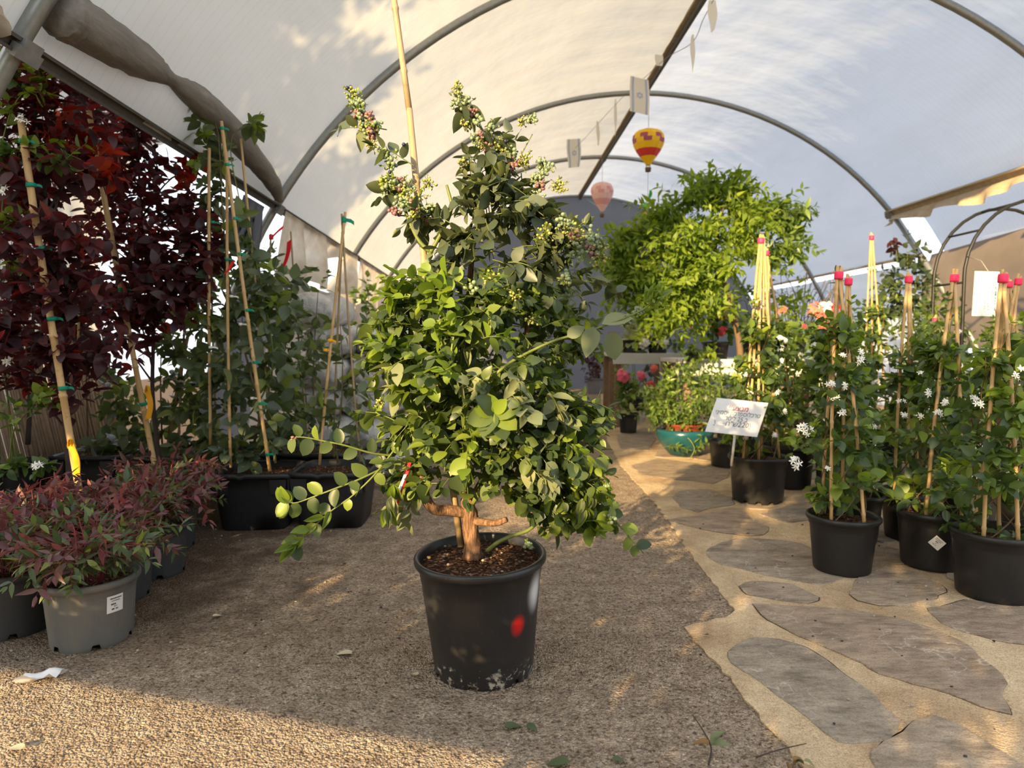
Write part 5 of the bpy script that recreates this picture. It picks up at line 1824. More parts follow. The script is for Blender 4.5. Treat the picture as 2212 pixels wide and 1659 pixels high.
F3 = jasmine((2146, 1282), 'star jasmine in the nearest black pot at the picture edge, weeds on its soil', 103, (2167, 598), [(2092, -.08), (2156, -.12), (2195, .07), (2140, .08)], 0.158, 0.125, 0.25, 0.74, 0.145, 180, 7, 1.0, 0.0)
moss(F3, 0.25, 0.158, 22)
F3.finish(180)
jasmine((1838, 1166), 'star jasmine just behind the front pot nearest the bare paving', 104, (1833, 606), [(1828, 0), (1850, -.03), (1856, .06)], 0.147, 0.112, 0.235, 0.7, 0.12, 70, 6, .7).finish(70)
jasmine((1966, 1160), 'star jasmine whose pot shows between the two front pots', 105, (1963, 601), [(1925, -.03), (1955, -.02), (1995, .02)], 0.147, 0.112, 0.235, 0.7, 0.13, 80, 6, .75).finish(80)
jasmine((2085, 1150), 'star jasmine in the second row behind the pot with weeds', 106, (2200, 606), [(2120, 0), (2170, -.05), (2195, .06)], 0.147, 0.112, 0.235, 0.72, 0.14, 60, 6, .8).finish(60)
jasmine((2215, 1130), 'star jasmine furthest to the side in the second row', 107, (2180, 612), [(2165, 0), (2230, -.05), (2215, .06)], 0.147, 0.112, 0.235, 0.72, 0.17, 30, 5, .9).finish(30)
S1 = jasmine((1636, 1080), 'star jasmine in the large black pot that holds the white sale sign', 108, (1644, 518), [(1605, 0), (1618, .06), (1632, -.05), (1655, .08), (1685, 0)], 0.178, 0.145, 0.275, 0.64, 0.165, 110, 12, 1.2, 0.0, 0.0085, step=False, notches=12)
S1.finish(110)
jasmine((1700, 1048), 'star jasmine in the black pot hidden behind the sale sign pot', 109, (1656, 545), [(1670, 0), (1720, 0), (1690, .06)], 0.178, 0.145, 0.275, 0.66, 0.22, 50, 9, 1.2, step=False).finish(50)
jasmine((1900, 1010), 'tallest star jasmine wigwam rising at the back of the rows', 110, (1883, 512), [(1845, 0), (1885, .05), (1915, -.03)], 0.178, 0.145, 0.275, 0.66, 0.24, 50, 10, 1.3).finish(50)
jasmine((1814, 1066), 'leafy star jasmine without visible canes between the sign pot and the front pots', 111, (1790, 700), [(1775, 0), (1800, .03), (1795, -.03)], 0.165, 0.13, 0.26, 0.95, 0.19, 50, 9, 1.1).finish(50)
jasmine((2010, 1040), 'leafy star jasmine filling the third row behind the sticker pot', 112, (2020, 690), [(2005, 0), (2025, .03), (2040, -.03)], 0.165, 0.13, 0.26, 0.95, 0.21, 50, 9, 1.1).finish(50)
jasmine((2180, 1045), 'leafy star jasmine filling the third row at the picture edge', 113, (2170, 700), [(2160, 0), (2190, .03), (2200, -.03)], 0.165, 0.13, 0.26, 0.95, 0.21, 40, 8, 1.1).finish(40)

# ------------------------------------------------------------------ the sale sign
sp = G(1636, 1080, PAVE_Z)
ys = sp.y - 0.25
c0 = np.array([tuple(P(*q, ys + dy)) for q, dy in (((1523, 932), 0), ((1636, 944), -.02), ((1659, 872), .05), ((1549, 858), .07))])
cen = c0.mean(0)
ux = unit(c0[1] - c0[0])
uy = c0[3] - c0[0]
uy = unit(uy - ux * np.dot(uy, ux))
uz = np.cross(ux, uy)
w_ = (np.linalg.norm(c0[1] - c0[0]) + np.linalg.norm(c0[2] - c0[3])) / 2
h_ = abs(np.dot(c0[3] - c0[0], uy) + np.dot(c0[2] - c0[1], uy)) / 2
sk = np.dot(c0[3] - c0[0], ux)
sign = thing('sale_sign', 'white sale sign with red and grey Hebrew lettering on a white stick', 'sign', cen)
A4 = Matrix(((ux[0], uy[0], uz[0], 0), (ux[1], uy[1], uz[1], 0), (ux[2], uy[2], uz[2], 0), (0, 0, 0, 1)))
mb = MB()
qd = [(-w_ / 2 - sk / 2, -h_ / 2), (w_ / 2 - sk / 2, -h_ / 2), (w_ / 2 + sk / 2, h_ / 2), (-w_ / 2 + sk / 2, h_ / 2)]
Vb = [(x, y, z) for z in (-0.003, 0.0) for x, y in qd]
mb.add(Vb, [(3, 2, 1, 0), (4, 5, 6, 7), (0, 1, 5, 4), (1, 2, 6, 5), (2, 3, 7, 6), (3, 0, 4, 7)])
bd = mb.build('board', M['white_plastic'], sign, smooth=False)
bd.matrix_local = A4
sh = Matrix(((1, sk / h_, 0, 0), (0, 1, 0, 0), (0, 0, 1, 0), (0, 0, 0, 1)))


def put(body, size, mat, x, y, width=None):
    o_ = text_mesh(body, size, mat, sign, Matrix(), 'lettering')
    xs_ = [v.co.x for v in o_.data.vertices]
    s_ = width * w_ / (max(xs_) - min(xs_))
    o_.data.transform(sh @ Matrix.Translation((x, y, 0.0016)) @ Matrix.Diagonal((s_, 1, 1, 1)))
    o_.matrix_local = A4


put('!!\u05e2\u05e6\u05d1\u05de', h_ * 0.20, 'ink_red', -0.02 * w_, h_ * 0.24, 0.37)
put('\u05d9\u05e0\u05d9\u05de\u05e1\u05d9 \u05df\u05d5\u05de\u05e8\u05e4\u05e1\u05d5\u05dc\u05db\u05e8\u05d8', h_ * 0.175, 'ink_grey', 0.0, h_ * 0.09, 0.86)
put('\u05e8\u05d8\u05d9\u05dc 25 \u05d1', h_ * 0.18, 'ink_grey', 0.0, -h_ * 0.065, 0.44)
put('\u05d7"\u05e9220', h_ * 0.20, 'ink_grey', 0.05 * w_, -h_ * 0.215, 0.44)
mb = MB()
for (x, y, ww, hh) in [(-0.24, -0.215, 0.11, 0.010), (0.30, -0.20, 0.010, 0.14), (0.30, -0.30, 0.022, 0.022), (-0.38, -0.20, 0.010, 0.12), (-0.38, -0.29, 0.022, 0.022)]:
    X, Yy = x * w_ + sk / h_ * y * h_, y * h_
    a, b_ = ww * w_ / 2, hh * h_ / 2
    mb.add([(X - a, Yy - b_, 0.0012), (X + a, Yy - b_, 0.0012), (X + a, Yy + b_, 0.0012), (X - a, Yy + b_, 0.0012)], [(0, 1, 2, 3)])
o = mb.build('fine_print', M['ink_grey'], sign, smooth=False)
o.matrix_local = A4
st0 = np.array(P(1588, 934, ys + .005))
st1 = np.array([P(1590, 975, ys + .03).x, ys + .10, PAVE_Z + 0.24])
MB().tube([st0 - cen, st1 - cen], 0.0075, 8).build('stick', M['white_plastic'], sign)
# ------------------------------------------------------------------ lime-green weeping tree
tb = Vector((P(1600, 800, 6.0).x, 6.0, PAVE_Z))
W = Plant('potted_wisteria_tree', 'large lime-green feathery tree spreading above the flowering pots', 'potted tree', tb, None, 201)
add_pot(W, 0.22, 0.18, 0.34, 'black_plastic')
tk = px_stem(W, [(1590, 900, 0), (1600, 780, 0), (1585, 680, 0), (1560, 600, 0), (1540, 520, 0)], 0.035, 0.016, 'stem_brown', 'trunk', 9)
for e in ([(1545, 560, 0), (1470, 520, -.1), (1400, 500, -.1), (1350, 500, 0)], [(1545, 540, 0), (1560, 460, 0), (1580, 400, 0)], [(1550, 560, 0), (1640, 480, .1), (1720, 470, .1)], [(1560, 600, 0), (1480, 600, -.15), (1400, 600, -.1)]):
    px_stem(W, e, 0.014, 0.005, 'stem_brown', 'branch', 6)
for (x, y, dy, rp, n) in [(1350, 505, 0, 35, 12), (1400, 470, 0, 45, 17), (1450, 450, 0, 45, 17), (1505, 410, 0, 40, 15), (1560, 395, 0, 38, 14), (1590, 400, .05, 28, 7), (1480, 510, -.1, 60, 24), (1410, 540, -.1, 60, 22), (1360, 570, -.05, 45, 16), (1560, 460, 0, 60, 20), (1620, 450, .05, 50, 16), (1680, 450, .1, 45, 14),
                          (1720, 470, .1, 35, 10), (1700, 520, .1, 40, 10), (1540, 530, -.1, 55, 18), (1430, 610, -.15, 55, 20), (1380, 625, -.1, 45, 14), (1490, 600, -.15, 50, 16), (1460, 665, -.1, 50, 14), (1530, 610, -.05, 40, 9), (1640, 520, .1, 40, 9), (1660, 560, .12, 28, 5), (1400, 680, -.1, 35, 7), (1500, 680, 0, 30, 6), (1530, 640, -.15, 45, 12), (1570, 560, -.1, 45, 12), (1340, 560, 0, 30, 8), (1345, 620, -.05, 35, 9), (1430, 670, -.2, 45, 10), (1500, 560, -.2, 55, 14), (1600, 500, 0, 45, 10)]:
    lime = 'leaf_lime' if x < 1640 else 'leaf_green'
    W.blob(P(x, y, tb.y + dy), rp / FPX * tb.y, int(n * 1.5), lime, 0.088, 'leaflet', 0.27, 0.15, 6, 0.9, axis=P(1540, y + 40, tb.y), outw=0.8, pairs=True, rad_t=0.002)
W.finish(200)


# ------------------------------------------------------------------ generic leafy pot plants further back
def leafy(name, lab, base, pot, leaf, size, blobs, seed, heads=(), single=30, t='oval', potmat='black_plastic', cat='potted plant', group=None, nl=5, up=0.3, pairs=False, L=0.14, smat='stem_green', droop=0.5):
    pl = Plant(name, lab, cat, base, group, seed)
    rt, rb, h = pot
    add_pot(pl, rt, rb, h, potmat, notches=0, n=36)
    for (x, y, dy, rp, n, *m) in blobs:
        c = P(x, y, base[1] + dy)
        pl.blob(c, rp / FPX * base[1], n, m[0] if m else leaf, size, t, L, up, nl, droop, pairs=pairs, smat=smat)
        o = np.array(tuple(base)) + np.array([0, 0, h - 0.04])
        pl.stem(spline([o, (o + np.array(c)) / 2 + np.array([0, 0, .03]), c], 7), np.linspace(0.006, 0.003, 7), 'stem_green', 4, 'stem')
    for (x, y, dy, rh, n, sz, mt) in heads:
        pl.flower(P(x, y, base[1] + dy), rh, n, sz, mt, 4, t='broad_petal')
    pl.finish(single)
    return pl


def on_floor(x, Y, z=PAVE_Z):
    return Vector((P(x, 800, Y).x, Y, z))


# teal bowl with a feathery seedling
bt = G(1478, 982, PAVE_Z)
T = Plant('potted_wisteria', 'small feathery green shrub in a low glazed teal bowl', 'potted plant', bt, None, 211)
pr = [(0.10, 0.0), (0.125, 0.004), (0.175, 0.06), (0.222, 0.13), (0.240, 0.185), (0.236, 0.215), (0.222, 0.226), (0.212, 0.222), (0.205, 0.205), (0.195, 0.16)]
MB().lathe(pr, 48).build('bowl', M['teal_glaze'], T.root)
MB().lathe([(0.001, 0.19), (0.205, 0.185)], 32).build('soil', M['soil'], T.root)
MB().lathe([(0.150, 0.185), (0.155, 0.25), (0.165, 0.256), (0.165, 0.27), (0.150, 0.27), (0.142, 0.22), (0.001, 0.22)], 36).build('inner_pot', M['terracotta'], T.root)
px_stem(T, [(1480, 945, 0), (1478, 900, 0), (1470, 840, 0), (1450, 790, 0)], 0.010, 0.004, 'stem_brown', 'trunk')
px_stem(T, [(1480, 930, 0), (1500, 880, 0), (1520, 820, 0)], 0.006, 0.003, 'stem_brown', 'branch')
px_stem(T, [(1470, 935, -.15), (1490, 950, -.25), (1500, 970, -.26), (1490, 992, -.25)], 0.005, 0.003, 'stem_green', 'vine')
for (x, y, dy, rp, n) in [(1430, 830, 0, 40, 14), (1480, 800, 0, 45, 16), (1530, 820, 0, 42, 14), (1450, 870, -.05, 45, 16), (1510, 870, -.05, 42, 14), (1410, 880, 0, 30, 9), (1480, 900, -.1, 35, 8), (1545, 880, 0, 28, 7), (1455, 962, -.25, 10, 1), (1510, 950, -.22, 10, 1), (1560, 970, 0, 14, 2)]:
    T.blob(P(x, y, bt.y + dy), rp / FPX * bt.y, int(n * 1.5 + .5), 'leaf_green', 0.058, 'leaflet', 0.20, 0.15, 5, 0.9, pairs=True)
T.finish(90)

hb = G(1357, 934, PAVE_Z)
leafy('potted_hydrangea', 'pink-headed hydrangea in a small black pot on the paving', hb, (0.112, 0.085, 0.21), 'leaf_green', 0.085,
      [(1340, 860, 0, 26, 7), (1370, 845, 0, 28, 8), (1400, 870, .05, 26, 7), (1385, 820, 0, 24, 6), (1350, 830, 0, 20, 5), (1350, 890, -.03, 18, 4, 'leaf_pale')], 221,
      [(1345, 813, -.12, 0.085, 46, 0.030, 'petal_pink'), (1386, 812, -.1, 0.05, 22, 0.026, 'petal_pink'), (1405, 832, -.1, 0.05, 22, 0.028, 'petal_red'), (1412, 795, 0, 0.05, 16, 0.026, 'petal_salmon')], 50)

gb = G(1288, 850, 0.0)
leafy('potted_maroon_plant', 'rounded dark maroon plant in a slate grey pot down the tunnel', gb, (0.19, 0.15, 0.29), 'leaf_maroon', 0.07,
      [(1285, 790, 0, 26, 16), (1275, 770, 0, 20, 10), (1305, 785, 0, 20, 10), (1290, 805, -.1, 22, 9)], 222, (), 20, potmat='slate_pot')

# benches that carry the flowering pots
def bench(x0, x1, Y, ztop, depth, lab, mat='tray', legs=True, side=0.13):
    a, b = P(x0, 780, Y).x, P(x1, 780, Y).x
    o = thing('bench', lab, 'bench', ((a + b) / 2, Y + depth / 2, PAVE_Z))
    w = b - a
    zt = ztop - PAVE_Z
    MB().box((0, 0, zt - 0.02), (w, depth, 0.04)).build('top', M[mat], o, smooth=False)
    MB().box((0, -depth / 2 + 0.012, zt - side / 2), (w, 0.02, side)).build('apron', M[mat], o, smooth=False)
    MB().box((0, depth / 2 - 0.012, zt - side / 2), (w, 0.02, side)).build('apron', M[mat], o, smooth=False)
    for sx in (-1, 1):
        for sy in (-1, 1):
            MB().box((sx * (w / 2 - 0.06), sy * (depth / 2 - 0.06), (zt - 0.05) / 2), (0.06, 0.06, zt - 0.05)).build('leg', M['wood_post'], o, smooth=False)
    return ztop


zb1 = bench(1475, 1760, 6.5, 0.80, 0.9, 'pale grey bench under the red hydrangeas', side=0.16)
zb2 = bench(1325, 1470, 7.6, 0.84, 0.9, 'pale bench under the white flowers, further back', side=0.12)
zb3 = bench(1770, 2260, 5.9, 0.66, 0.9, 'long bench behind the jasmine wigwams')

leafy('potted_hydrangea', 'red hydrangea in a black pot on the grey bench', on_floor(1545, 6.75, zb1), (0.14, 0.11, 0.17), 'leaf_green', 0.085,
      [(1530, 705, 0, 26, 8), (1560, 700, 0, 26, 8), (1545, 680, 0, 24, 7), (1515, 715, 0, 16, 4)], 231,
      [(1532, 668, -.15, 0.075, 34, 0.028, 'petal_red'), (1558, 672, -.15, 0.085, 38, 0.028, 'petal_red'), (1483, 700, -.1, 0.06, 24, 0.028, 'petal_red'), (1560, 715, -.18, 0.05, 16, 0.026, 'petal_red')], 30)
leafy('potted_hydrangea', 'coral and white hydrangea standing behind the wigwam nearest the bare paving', on_floor(1785, 6.2, zb1), (0.15, 0.12, 0.16), 'leaf_green', 0.085,
      [(1760, 700, 0, 30, 8), (1800, 710, 0, 30, 8), (1740, 730, 0, 26, 6), (1785, 740, 0, 26, 6)], 232,
      [(1782, 695, -.22, 0.095, 44, 0.03, 'petal_salmon'), (1762, 672, -.15, 0.075, 28, 0.03, 'petal_salmon'), (1782, 668, -.15, 0.07, 26, 0.03, 'petal_white'), (1800, 668, -.1, 0.06, 20, 0.03, 'petal_red'), (1690, 670, -.1, 0.04, 12, 0.026, 'petal_salmon'), (1737, 705, -.2, 0.012, 4, 0.022, 'petal_red')], 30)
leafy('potted_white_flower', 'white-flowered plant on the pale bench behind the teal bowl', on_floor(1420, 7.8, zb2), (0.13, 0.10, 0.15), 'leaf_green', 0.08,
      [(1400, 735, 0, 24, 7), (1440, 720, 0, 26, 8), (1460, 745, 0, 20, 5), (1420, 700, 0, 20, 5)], 233,
      [(1405, 715, -.15, 0.08, 26, 0.04, 'petal_white'), (1432, 738, -.15, 0.07, 24, 0.04, 'petal_white'), (1450, 712, -.12, 0.07, 22, 0.04, 'petal_white'), (1392, 742, -.12, 0.06, 18, 0.04, 'petal_white'), (1470, 690, -.1, 0.05, 14, 0.04, 'petal_white')], 20)
leafy('potted_caladium', 'pale yellow-green broad-leaved plant on the end of the pale bench', on_floor(1365, 7.9, zb2), (0.13, 0.10, 0.15), 'leaf_pale', 0.12,
      [(1360, 735, 0, 24, 8), (1372, 705, 0, 22, 8), (1375, 760, -.05, 20, 5)], 234, (), 20, 'round')
leafy('leafy_seedling', 'bright green young plant in front of the grey bench', on_floor(1495, 6.42, zb1 - 0.02), (0.07, 0.05, 0.09), 'leaf_lime', 0.09, [(1490, 752, -.02, 16, 4), (1530, 758, -.02, 16, 4)], 235, (), 16)
FILL = [
    ('shrub', 'broad green shrub on the grey bench beside the sale sign canes', 1630, 6.8, zb1, [(1610, 650, 0, 40, 10), (1650, 680, 0, 45, 12), (1600, 710, 0, 35, 9), (1680, 720, 0, 40, 9)], 'leaf_green', 0.08),
    ('shrub', 'bright green shrub on the bench between the coral hydrangea and the sign canes', 1710, 7.0, zb1, [(1700, 640, 0, 35, 9), (1730, 660, 0, 40, 9), (1690, 690, 0, 35, 8), (1740, 740, 0, 30, 6)], 'leaf_lime', 0.075),
    ('shrub', 'dark green shrub on the long bench under the tallest wigwam', 1850, 6.2, zb3, [(1830, 680, 0, 45, 10), (1870, 700, 0, 45, 10), (1890, 650, 0, 35, 7), (1860, 750, 0, 45, 9)], 'leaf_jasmine', 0.07),
    ('shrub', 'green shrub on the long bench under the black arch', 2050, 6.2, zb3, [(2020, 700, 0, 45, 10), (2070, 690, 0, 45, 10), (2050, 760, 0, 45, 9), (2010, 640, 0, 28, 4)], 'leaf_jasmine', 0.07),
    ('shrub', 'green shrub on the far end of the long bench below the hanging board', 2170, 6.2, zb3, [(2140, 720, 0, 45, 9), (2190, 700, 0, 45, 9), (2180, 770, 0, 45, 9)], 'leaf_green', 0.075),
    ('shrub', 'low feathery green shrub on the paving between the teal bowl and the sign', 1575, 5.2, PAVE_Z, [(1560, 830, 0, 35, 9), (1590, 860, 0, 40, 9), (1555, 900, 0, 30, 6), (1600, 800, 0, 35, 8)], 'leaf_green', 0.06),
    ('shrub', 'olive shrub standing behind the sale sign on the paving', 1690, 5.3, PAVE_Z, [(1680, 800, 0, 55, 14), (1720, 850, 0, 50, 12), (1700, 900, 0, 45, 9), (1660, 860, 0, 40, 9)], 'leaf_green', 0.065),
    ('shrub', 'dark green shrub low behind the front wigwams', 1826, 4.9, PAVE_Z, [(1840, 830, 0, 60, 14), (1880, 880, 0, 55, 12), (1820, 900, 0, 45, 9)], 'leaf_jasmine', 0.065),
    ('shrub', 'dark green shrub low behind the sticker pot', 2060, 4.9, PAVE_Z, [(2040, 850, 0, 60, 14), (2110, 860, 0, 60, 14), (2080, 920, 0, 50, 10)], 'leaf_jasmine', 0.065),
    ('shrub', 'tall wispy bamboo-like plant far down the tunnel beside the big bush', 1215, 9.6, 0.0, [(1200, 600, 0, 28, 12), (1225, 640, 0, 32, 12), (1190, 670, 0, 30, 11), (1235, 690, 0, 28, 9)], 'leaf_green', 0.13),
    ('shrub', 'round green shrub far down the tunnel behind the big bush', 1170, 9.2, 0.0, [(1160, 740, 0, 35, 11), (1200, 770, 0, 35, 11), (1230, 745, 0, 28, 8)], 'leaf_dark', 0.10),
    ('shrub', 'yellow-green bush low down beside the wooden post', 1335, 9.8, 0.0, [(1330, 800, 0, 22, 8), (1345, 820, 0, 20, 7), (1320, 830, 0, 16, 5)], 'leaf_lime', 0.09),
    ('shrub', 'dark green shrub at the back between the pale bench and the post', 1375, 9.4, 0.0, [(1370, 770, 0, 28, 9), (1395, 790, 0, 26, 8), (1360, 740, 0, 24, 6)], 'leaf_dark', 0.10),
    ('shrub', 'green shrub far off beyond the white sacks', 800, 7.6, 0.0, [(790, 640, 0, 26, 6), (815, 680, 0, 28, 7), (780, 700, 0, 28, 6)], 'leaf_green', 0.10),
    ('shrub', 'grey-green weedy plant beside the sacks under the torn sheet', 690, 5.7, 0.0, [(690, 640, 0, 30, 5), (670, 700, 0, 40, 8), (690, 760, 0, 40, 7)], 'leaf_climber', 0.08),
]
for k, (nm, lab, x, Y, z, blobs, lf, sz) in enumerate(FILL):
    leafy('potted_shrub', lab, on_floor(x, Y, z), (0.15, 0.12, 0.2), lf, sz, blobs, 240 + k, (), 24, 'narrow' if 'bamboo' in lab or 'feathery' in lab else 'oval', L=0.20 if Y > 6 else 0.15, group='green shrubs behind the wigwams and sacks')
    # two or three white sprays on the dark ones
# dark glossy shrub by the tunnel side
leafy('potted_tall_shrub', 'tall dark green shrub with bronze tips under the tunnel side rail', on_floor(1965, 6.9, PAVE_Z), (0.2, 0.16, 0.3), 'leaf_dark', 0.085,
      [(1960, 545, 0, 28, 9), (1930, 590, 0, 35, 11), (1980, 590, 0, 38, 12), (1950, 640, 0, 45, 14), (2000, 650, 0, 38, 10), (1920, 670, 0, 36, 9), (1970, 700, 0, 45, 12), (1935, 525, 0, 16, 3, 'leaf_maroon')], 270, (), 40, L=0.2)
# dry twiggy shrub
D = Plant('dry_shrub', 'bare brown twiggy shrub beyond the red hydrangeas', 'shrub', on_floor(1720, 7.6, PAVE_Z), None, 271)
add_pot(D, 0.15, 0.12, 0.2, 'black_plastic', notches=0, n=30)
for i in range(46):
    o = D.o + np.array([0, 0, 0.18])
    x, y = 1640 + 190 * D.rng.random(), 585 + 70 * D.rng.random()
    e = np.array(P(x, y, 7.6 + D.rng.normal(0, .15)))
    m_ = (o + e) / 2 + D.rng.normal(0, .12, 3) + np.array([0, 0, .15])
    D.stem(spline([o, m_, e + D.rng.normal(0, .03, 3), e + D.rng.normal(0, .08, 3)], 10), np.linspace(0.006, 0.0015, 10), 'stem_brown', 4, 'twig')
    D.leaf(e, D.rng.normal(0, 1, 3), D.rng.normal(0, 1, 3), 0.03, 'tiny', 'leaf_dusty')
D.finish(0)

# wooden post and far tables
po = MB().box((0, 0, 0.55), (0.09, 0.09, 1.1)).build('wooden_post', M['wood_post'], None, smooth=False, loc=on_floor(1323, 9.0, 0.0))
tag(po, 'plain wooden post standing by the pale bench down the tunnel', 'post')
po['kind'] = 'thing'

# ------------------------------------------------------------------ black garden arches and hanging board
def arch(x0, x1, Y, lab, depth=0.35):
    a, b = P(x0, 600, Y), P(x1, 600, Y)
    o = thing('garden_arch', lab, 'garden arch', ((a.x + b.x) / 2, Y, PAVE_Z), 'black garden arches')
    w = (b.x - a.x) / 2
    zs = 1.45
    for dy in (0, depth):
        pts = [(-w, dy, 0), (-w, dy, zs * 0.6), (-w, dy, zs)] + [(w * math.cos(t), dy, zs + w * 1.05 * math.sin(t)) for t in np.linspace(math.pi - 0.1, 0.1, 15)] + [(w, dy, zs), (w, dy, 0)]
        MB().tube(pts, 0.013, 7).build('hoop', M['black_metal'], o)
    for z in (0.5, 0.95, 1.40):
        for s_ in (-1, 1):
            MB().tube([(s_ * w, 0, z), (s_ * w, depth, z)], 0.009, 6).build('rung', M['black_metal'], o)
    for t in (0.6, 1.2, 1.9, 2.5):
        MB().tube([(w * math.cos(t), 0, zs + w * 1.05 * math.sin(t)), (w * math.cos(t), depth, zs + w * 1.05 * math.sin(t))], 0.009, 6).build('rung', M['black_metal'], o)
    return o


arch(2083, 2385, 5.0, 'black metal garden arch rising behind the wigwams at the picture edge')

pc = P(2133, 635, 4.7)
bo = thing('info_board', 'pale hanging board with faint upright lettering beside the black arch', 'sign', pc)
MB().box((0, 0, 0), (0.20, 0.006, 0.31), Matrix.Rotation(0.03, 3, 'Y')).build('board', M['board'], bo, smooth=False)
mb = MB()
rg = np.random.default_rng(6)
for col_ in range(4):
    x = -0.02 + 0.025 * col_
    z = 0.11
    while z > -0.11:
        L = rg.uniform(0.006, 0.02)
        mb.box((x, -0.004, z), (0.005 if col_ < 3 else 0.008, 0.001, L))
        z -= L + 0.008
mb.build('lettering', M['ink_grey'], bo, smooth=False)
MB().box((0.07, -0.004, 0.10), (0.015, 0.001, 0.028)).build('emblem', M['rail_tan'], bo, smooth=False)
MB().tube([(0, 0, 0.155), (0.02, 0.1, 0.24), (0.05, 0.3, 0.30)], 0.0025, 4).build('cord', M['string'], bo)

# ------------------------------------------------------------------ hanging ornaments
def balloon(px, top, bot, wpx, Y, lab, c1, c2, c3, tail=False, top_z=None):
    pt, pb = P(px, top, Y), P(px, bot, Y)
    R = wpx / 2 / FPX * Y
    H = pt.z - pb.z
    o = thing('balloon_ornament', lab, 'ornament', (pt.x, Y, pb.z), 'hot-air balloon ornaments hung under the ridge')
    he = H * 0.86
    prof = [(0.12, 0.16), (0.26, 0.24), (0.50, 0.36), (0.78, 0.52), (0.95, 0.66), (1.0, 0.76), (0.95, 0.86), (0.78, 0.95), (0.45, 1.0), (0.02, 1.02)]
    n = 24
    bands = {}
    def cpt(r_, z_, k):
        g = 1 + 0.025 * math.cos(12 * 2 * math.pi * k / n)
        a = 2 * math.pi * k / n
        return (R * r_ * g * math.cos(a), R * r_ * g * math.sin(a), H * z_)
    for i in range(len(prof) - 1):
        for k in range(n):
            cc = c1
            if i in (4, 5) and (k + i) % 4 < 2:
                cc = c3
            if i == 2:
                cc = c2
            if i >= 7 and k % 4 == 0:
                cc = c3
            q = [cpt(*prof[i], k), cpt(*prof[i], k + 1), cpt(*prof[i + 1], k + 1), cpt(*prof[i + 1], k)]
            key = ('gore_panel', cc, i > 2) if cc == c1 else (('band', cc, 0) if i == 2 else ('zigzag_patch', cc, (i, k // 2)))
            bands.setdefault(key, MB()).add(q, [(0, 1, 2, 3)])
    for (nm_, m_, _x), mb in bands.items():
        mb.build(nm_, M[m_], o)
    MB().lathe([(R * 0.02, 0), (R * 0.17, 0.01 * H), (R * 0.20, 0.10 * H), (R * 0.17, 0.11 * H)], 12).build('basket', M['stem_brown'], o)
    for k in range(4):
        a = math.pi / 4 + k * math.pi / 2
        MB().tube([(R * 0.17 * math.cos(a), R * 0.17 * math.sin(a), H * 0.10), (R * 0.14 * math.cos(a), R * 0.14 * math.sin(a), H * 0.18)], 0.003, 4).build('cord', M['string'], o)
    MB().tube([(0, 0, H), (0, 0, (ZC + RH - 0.06) - pb.z)], 0.003, 4).build('cord', M['string'], o)
    if tail:
        MB().tube([(0, 0, 0), (0.0, 0, -0.72)], 0.0025, 4).build('cord', M['string'], o)
        for (z0, z1, ph, mt) in [(-0.20, -0.42, 0.0, 'balloon_green'), (-0.44, -0.54, 2.6, 'balloon_yellow'), (-0.56, -0.82, 0.5, 'balloon_green')]:
            V = np.zeros((12, 2, 3))
            for i in range(12):
                u = i / 11
                a = ph + 3.0 * u
                w = 0.075 * math.sin(math.pi * (0.1 + 0.8 * u))
                V[i, 0] = (0.02 * math.cos(a), 0.02 * math.sin(a), z0 + (z1 - z0) * u)
                V[i, 1] = ((0.02 + w) * math.cos(a), (0.02 + w) * math.sin(a), z0 + (z1 - z0) * u - 0.01)
            MB().grid(V).build('spinner_tail', M[mt], o)
    return o


balloon(1401, 281, 372, 68, 8.05, 'yellow hot-air balloon ornament with red zigzag bands and a green spiral tail', 'balloon_yellow', 'balloon_red', 'balloon_purple', True)
balloon(1301, 395, 470, 48, 10.9, 'pale pink hot-air balloon ornament hanging further down the tunnel', 'balloon_pink', 'balloon_rose', 'balloon_rose')

# string of little flags below the ridge
fl_pts = [(1548, -12, 4.9), (1520, 40, 5.2), (1495, 92, 5.6), (1440, 125, 6.2), (1392, 168, 6.8), (1345, 210, 7.4), (1300, 258, 8.0), (1262, 300, 8.6), (1232, 330, 9.1)]
sc_ = spline([P(*p) for p in fl_pts], 60)
fs = MB().tube(sc_, 0.003, 4).build('flag_string', M['string'])
tag(fs, 'thin slack string that carries the small flags under the ridge', 'string')


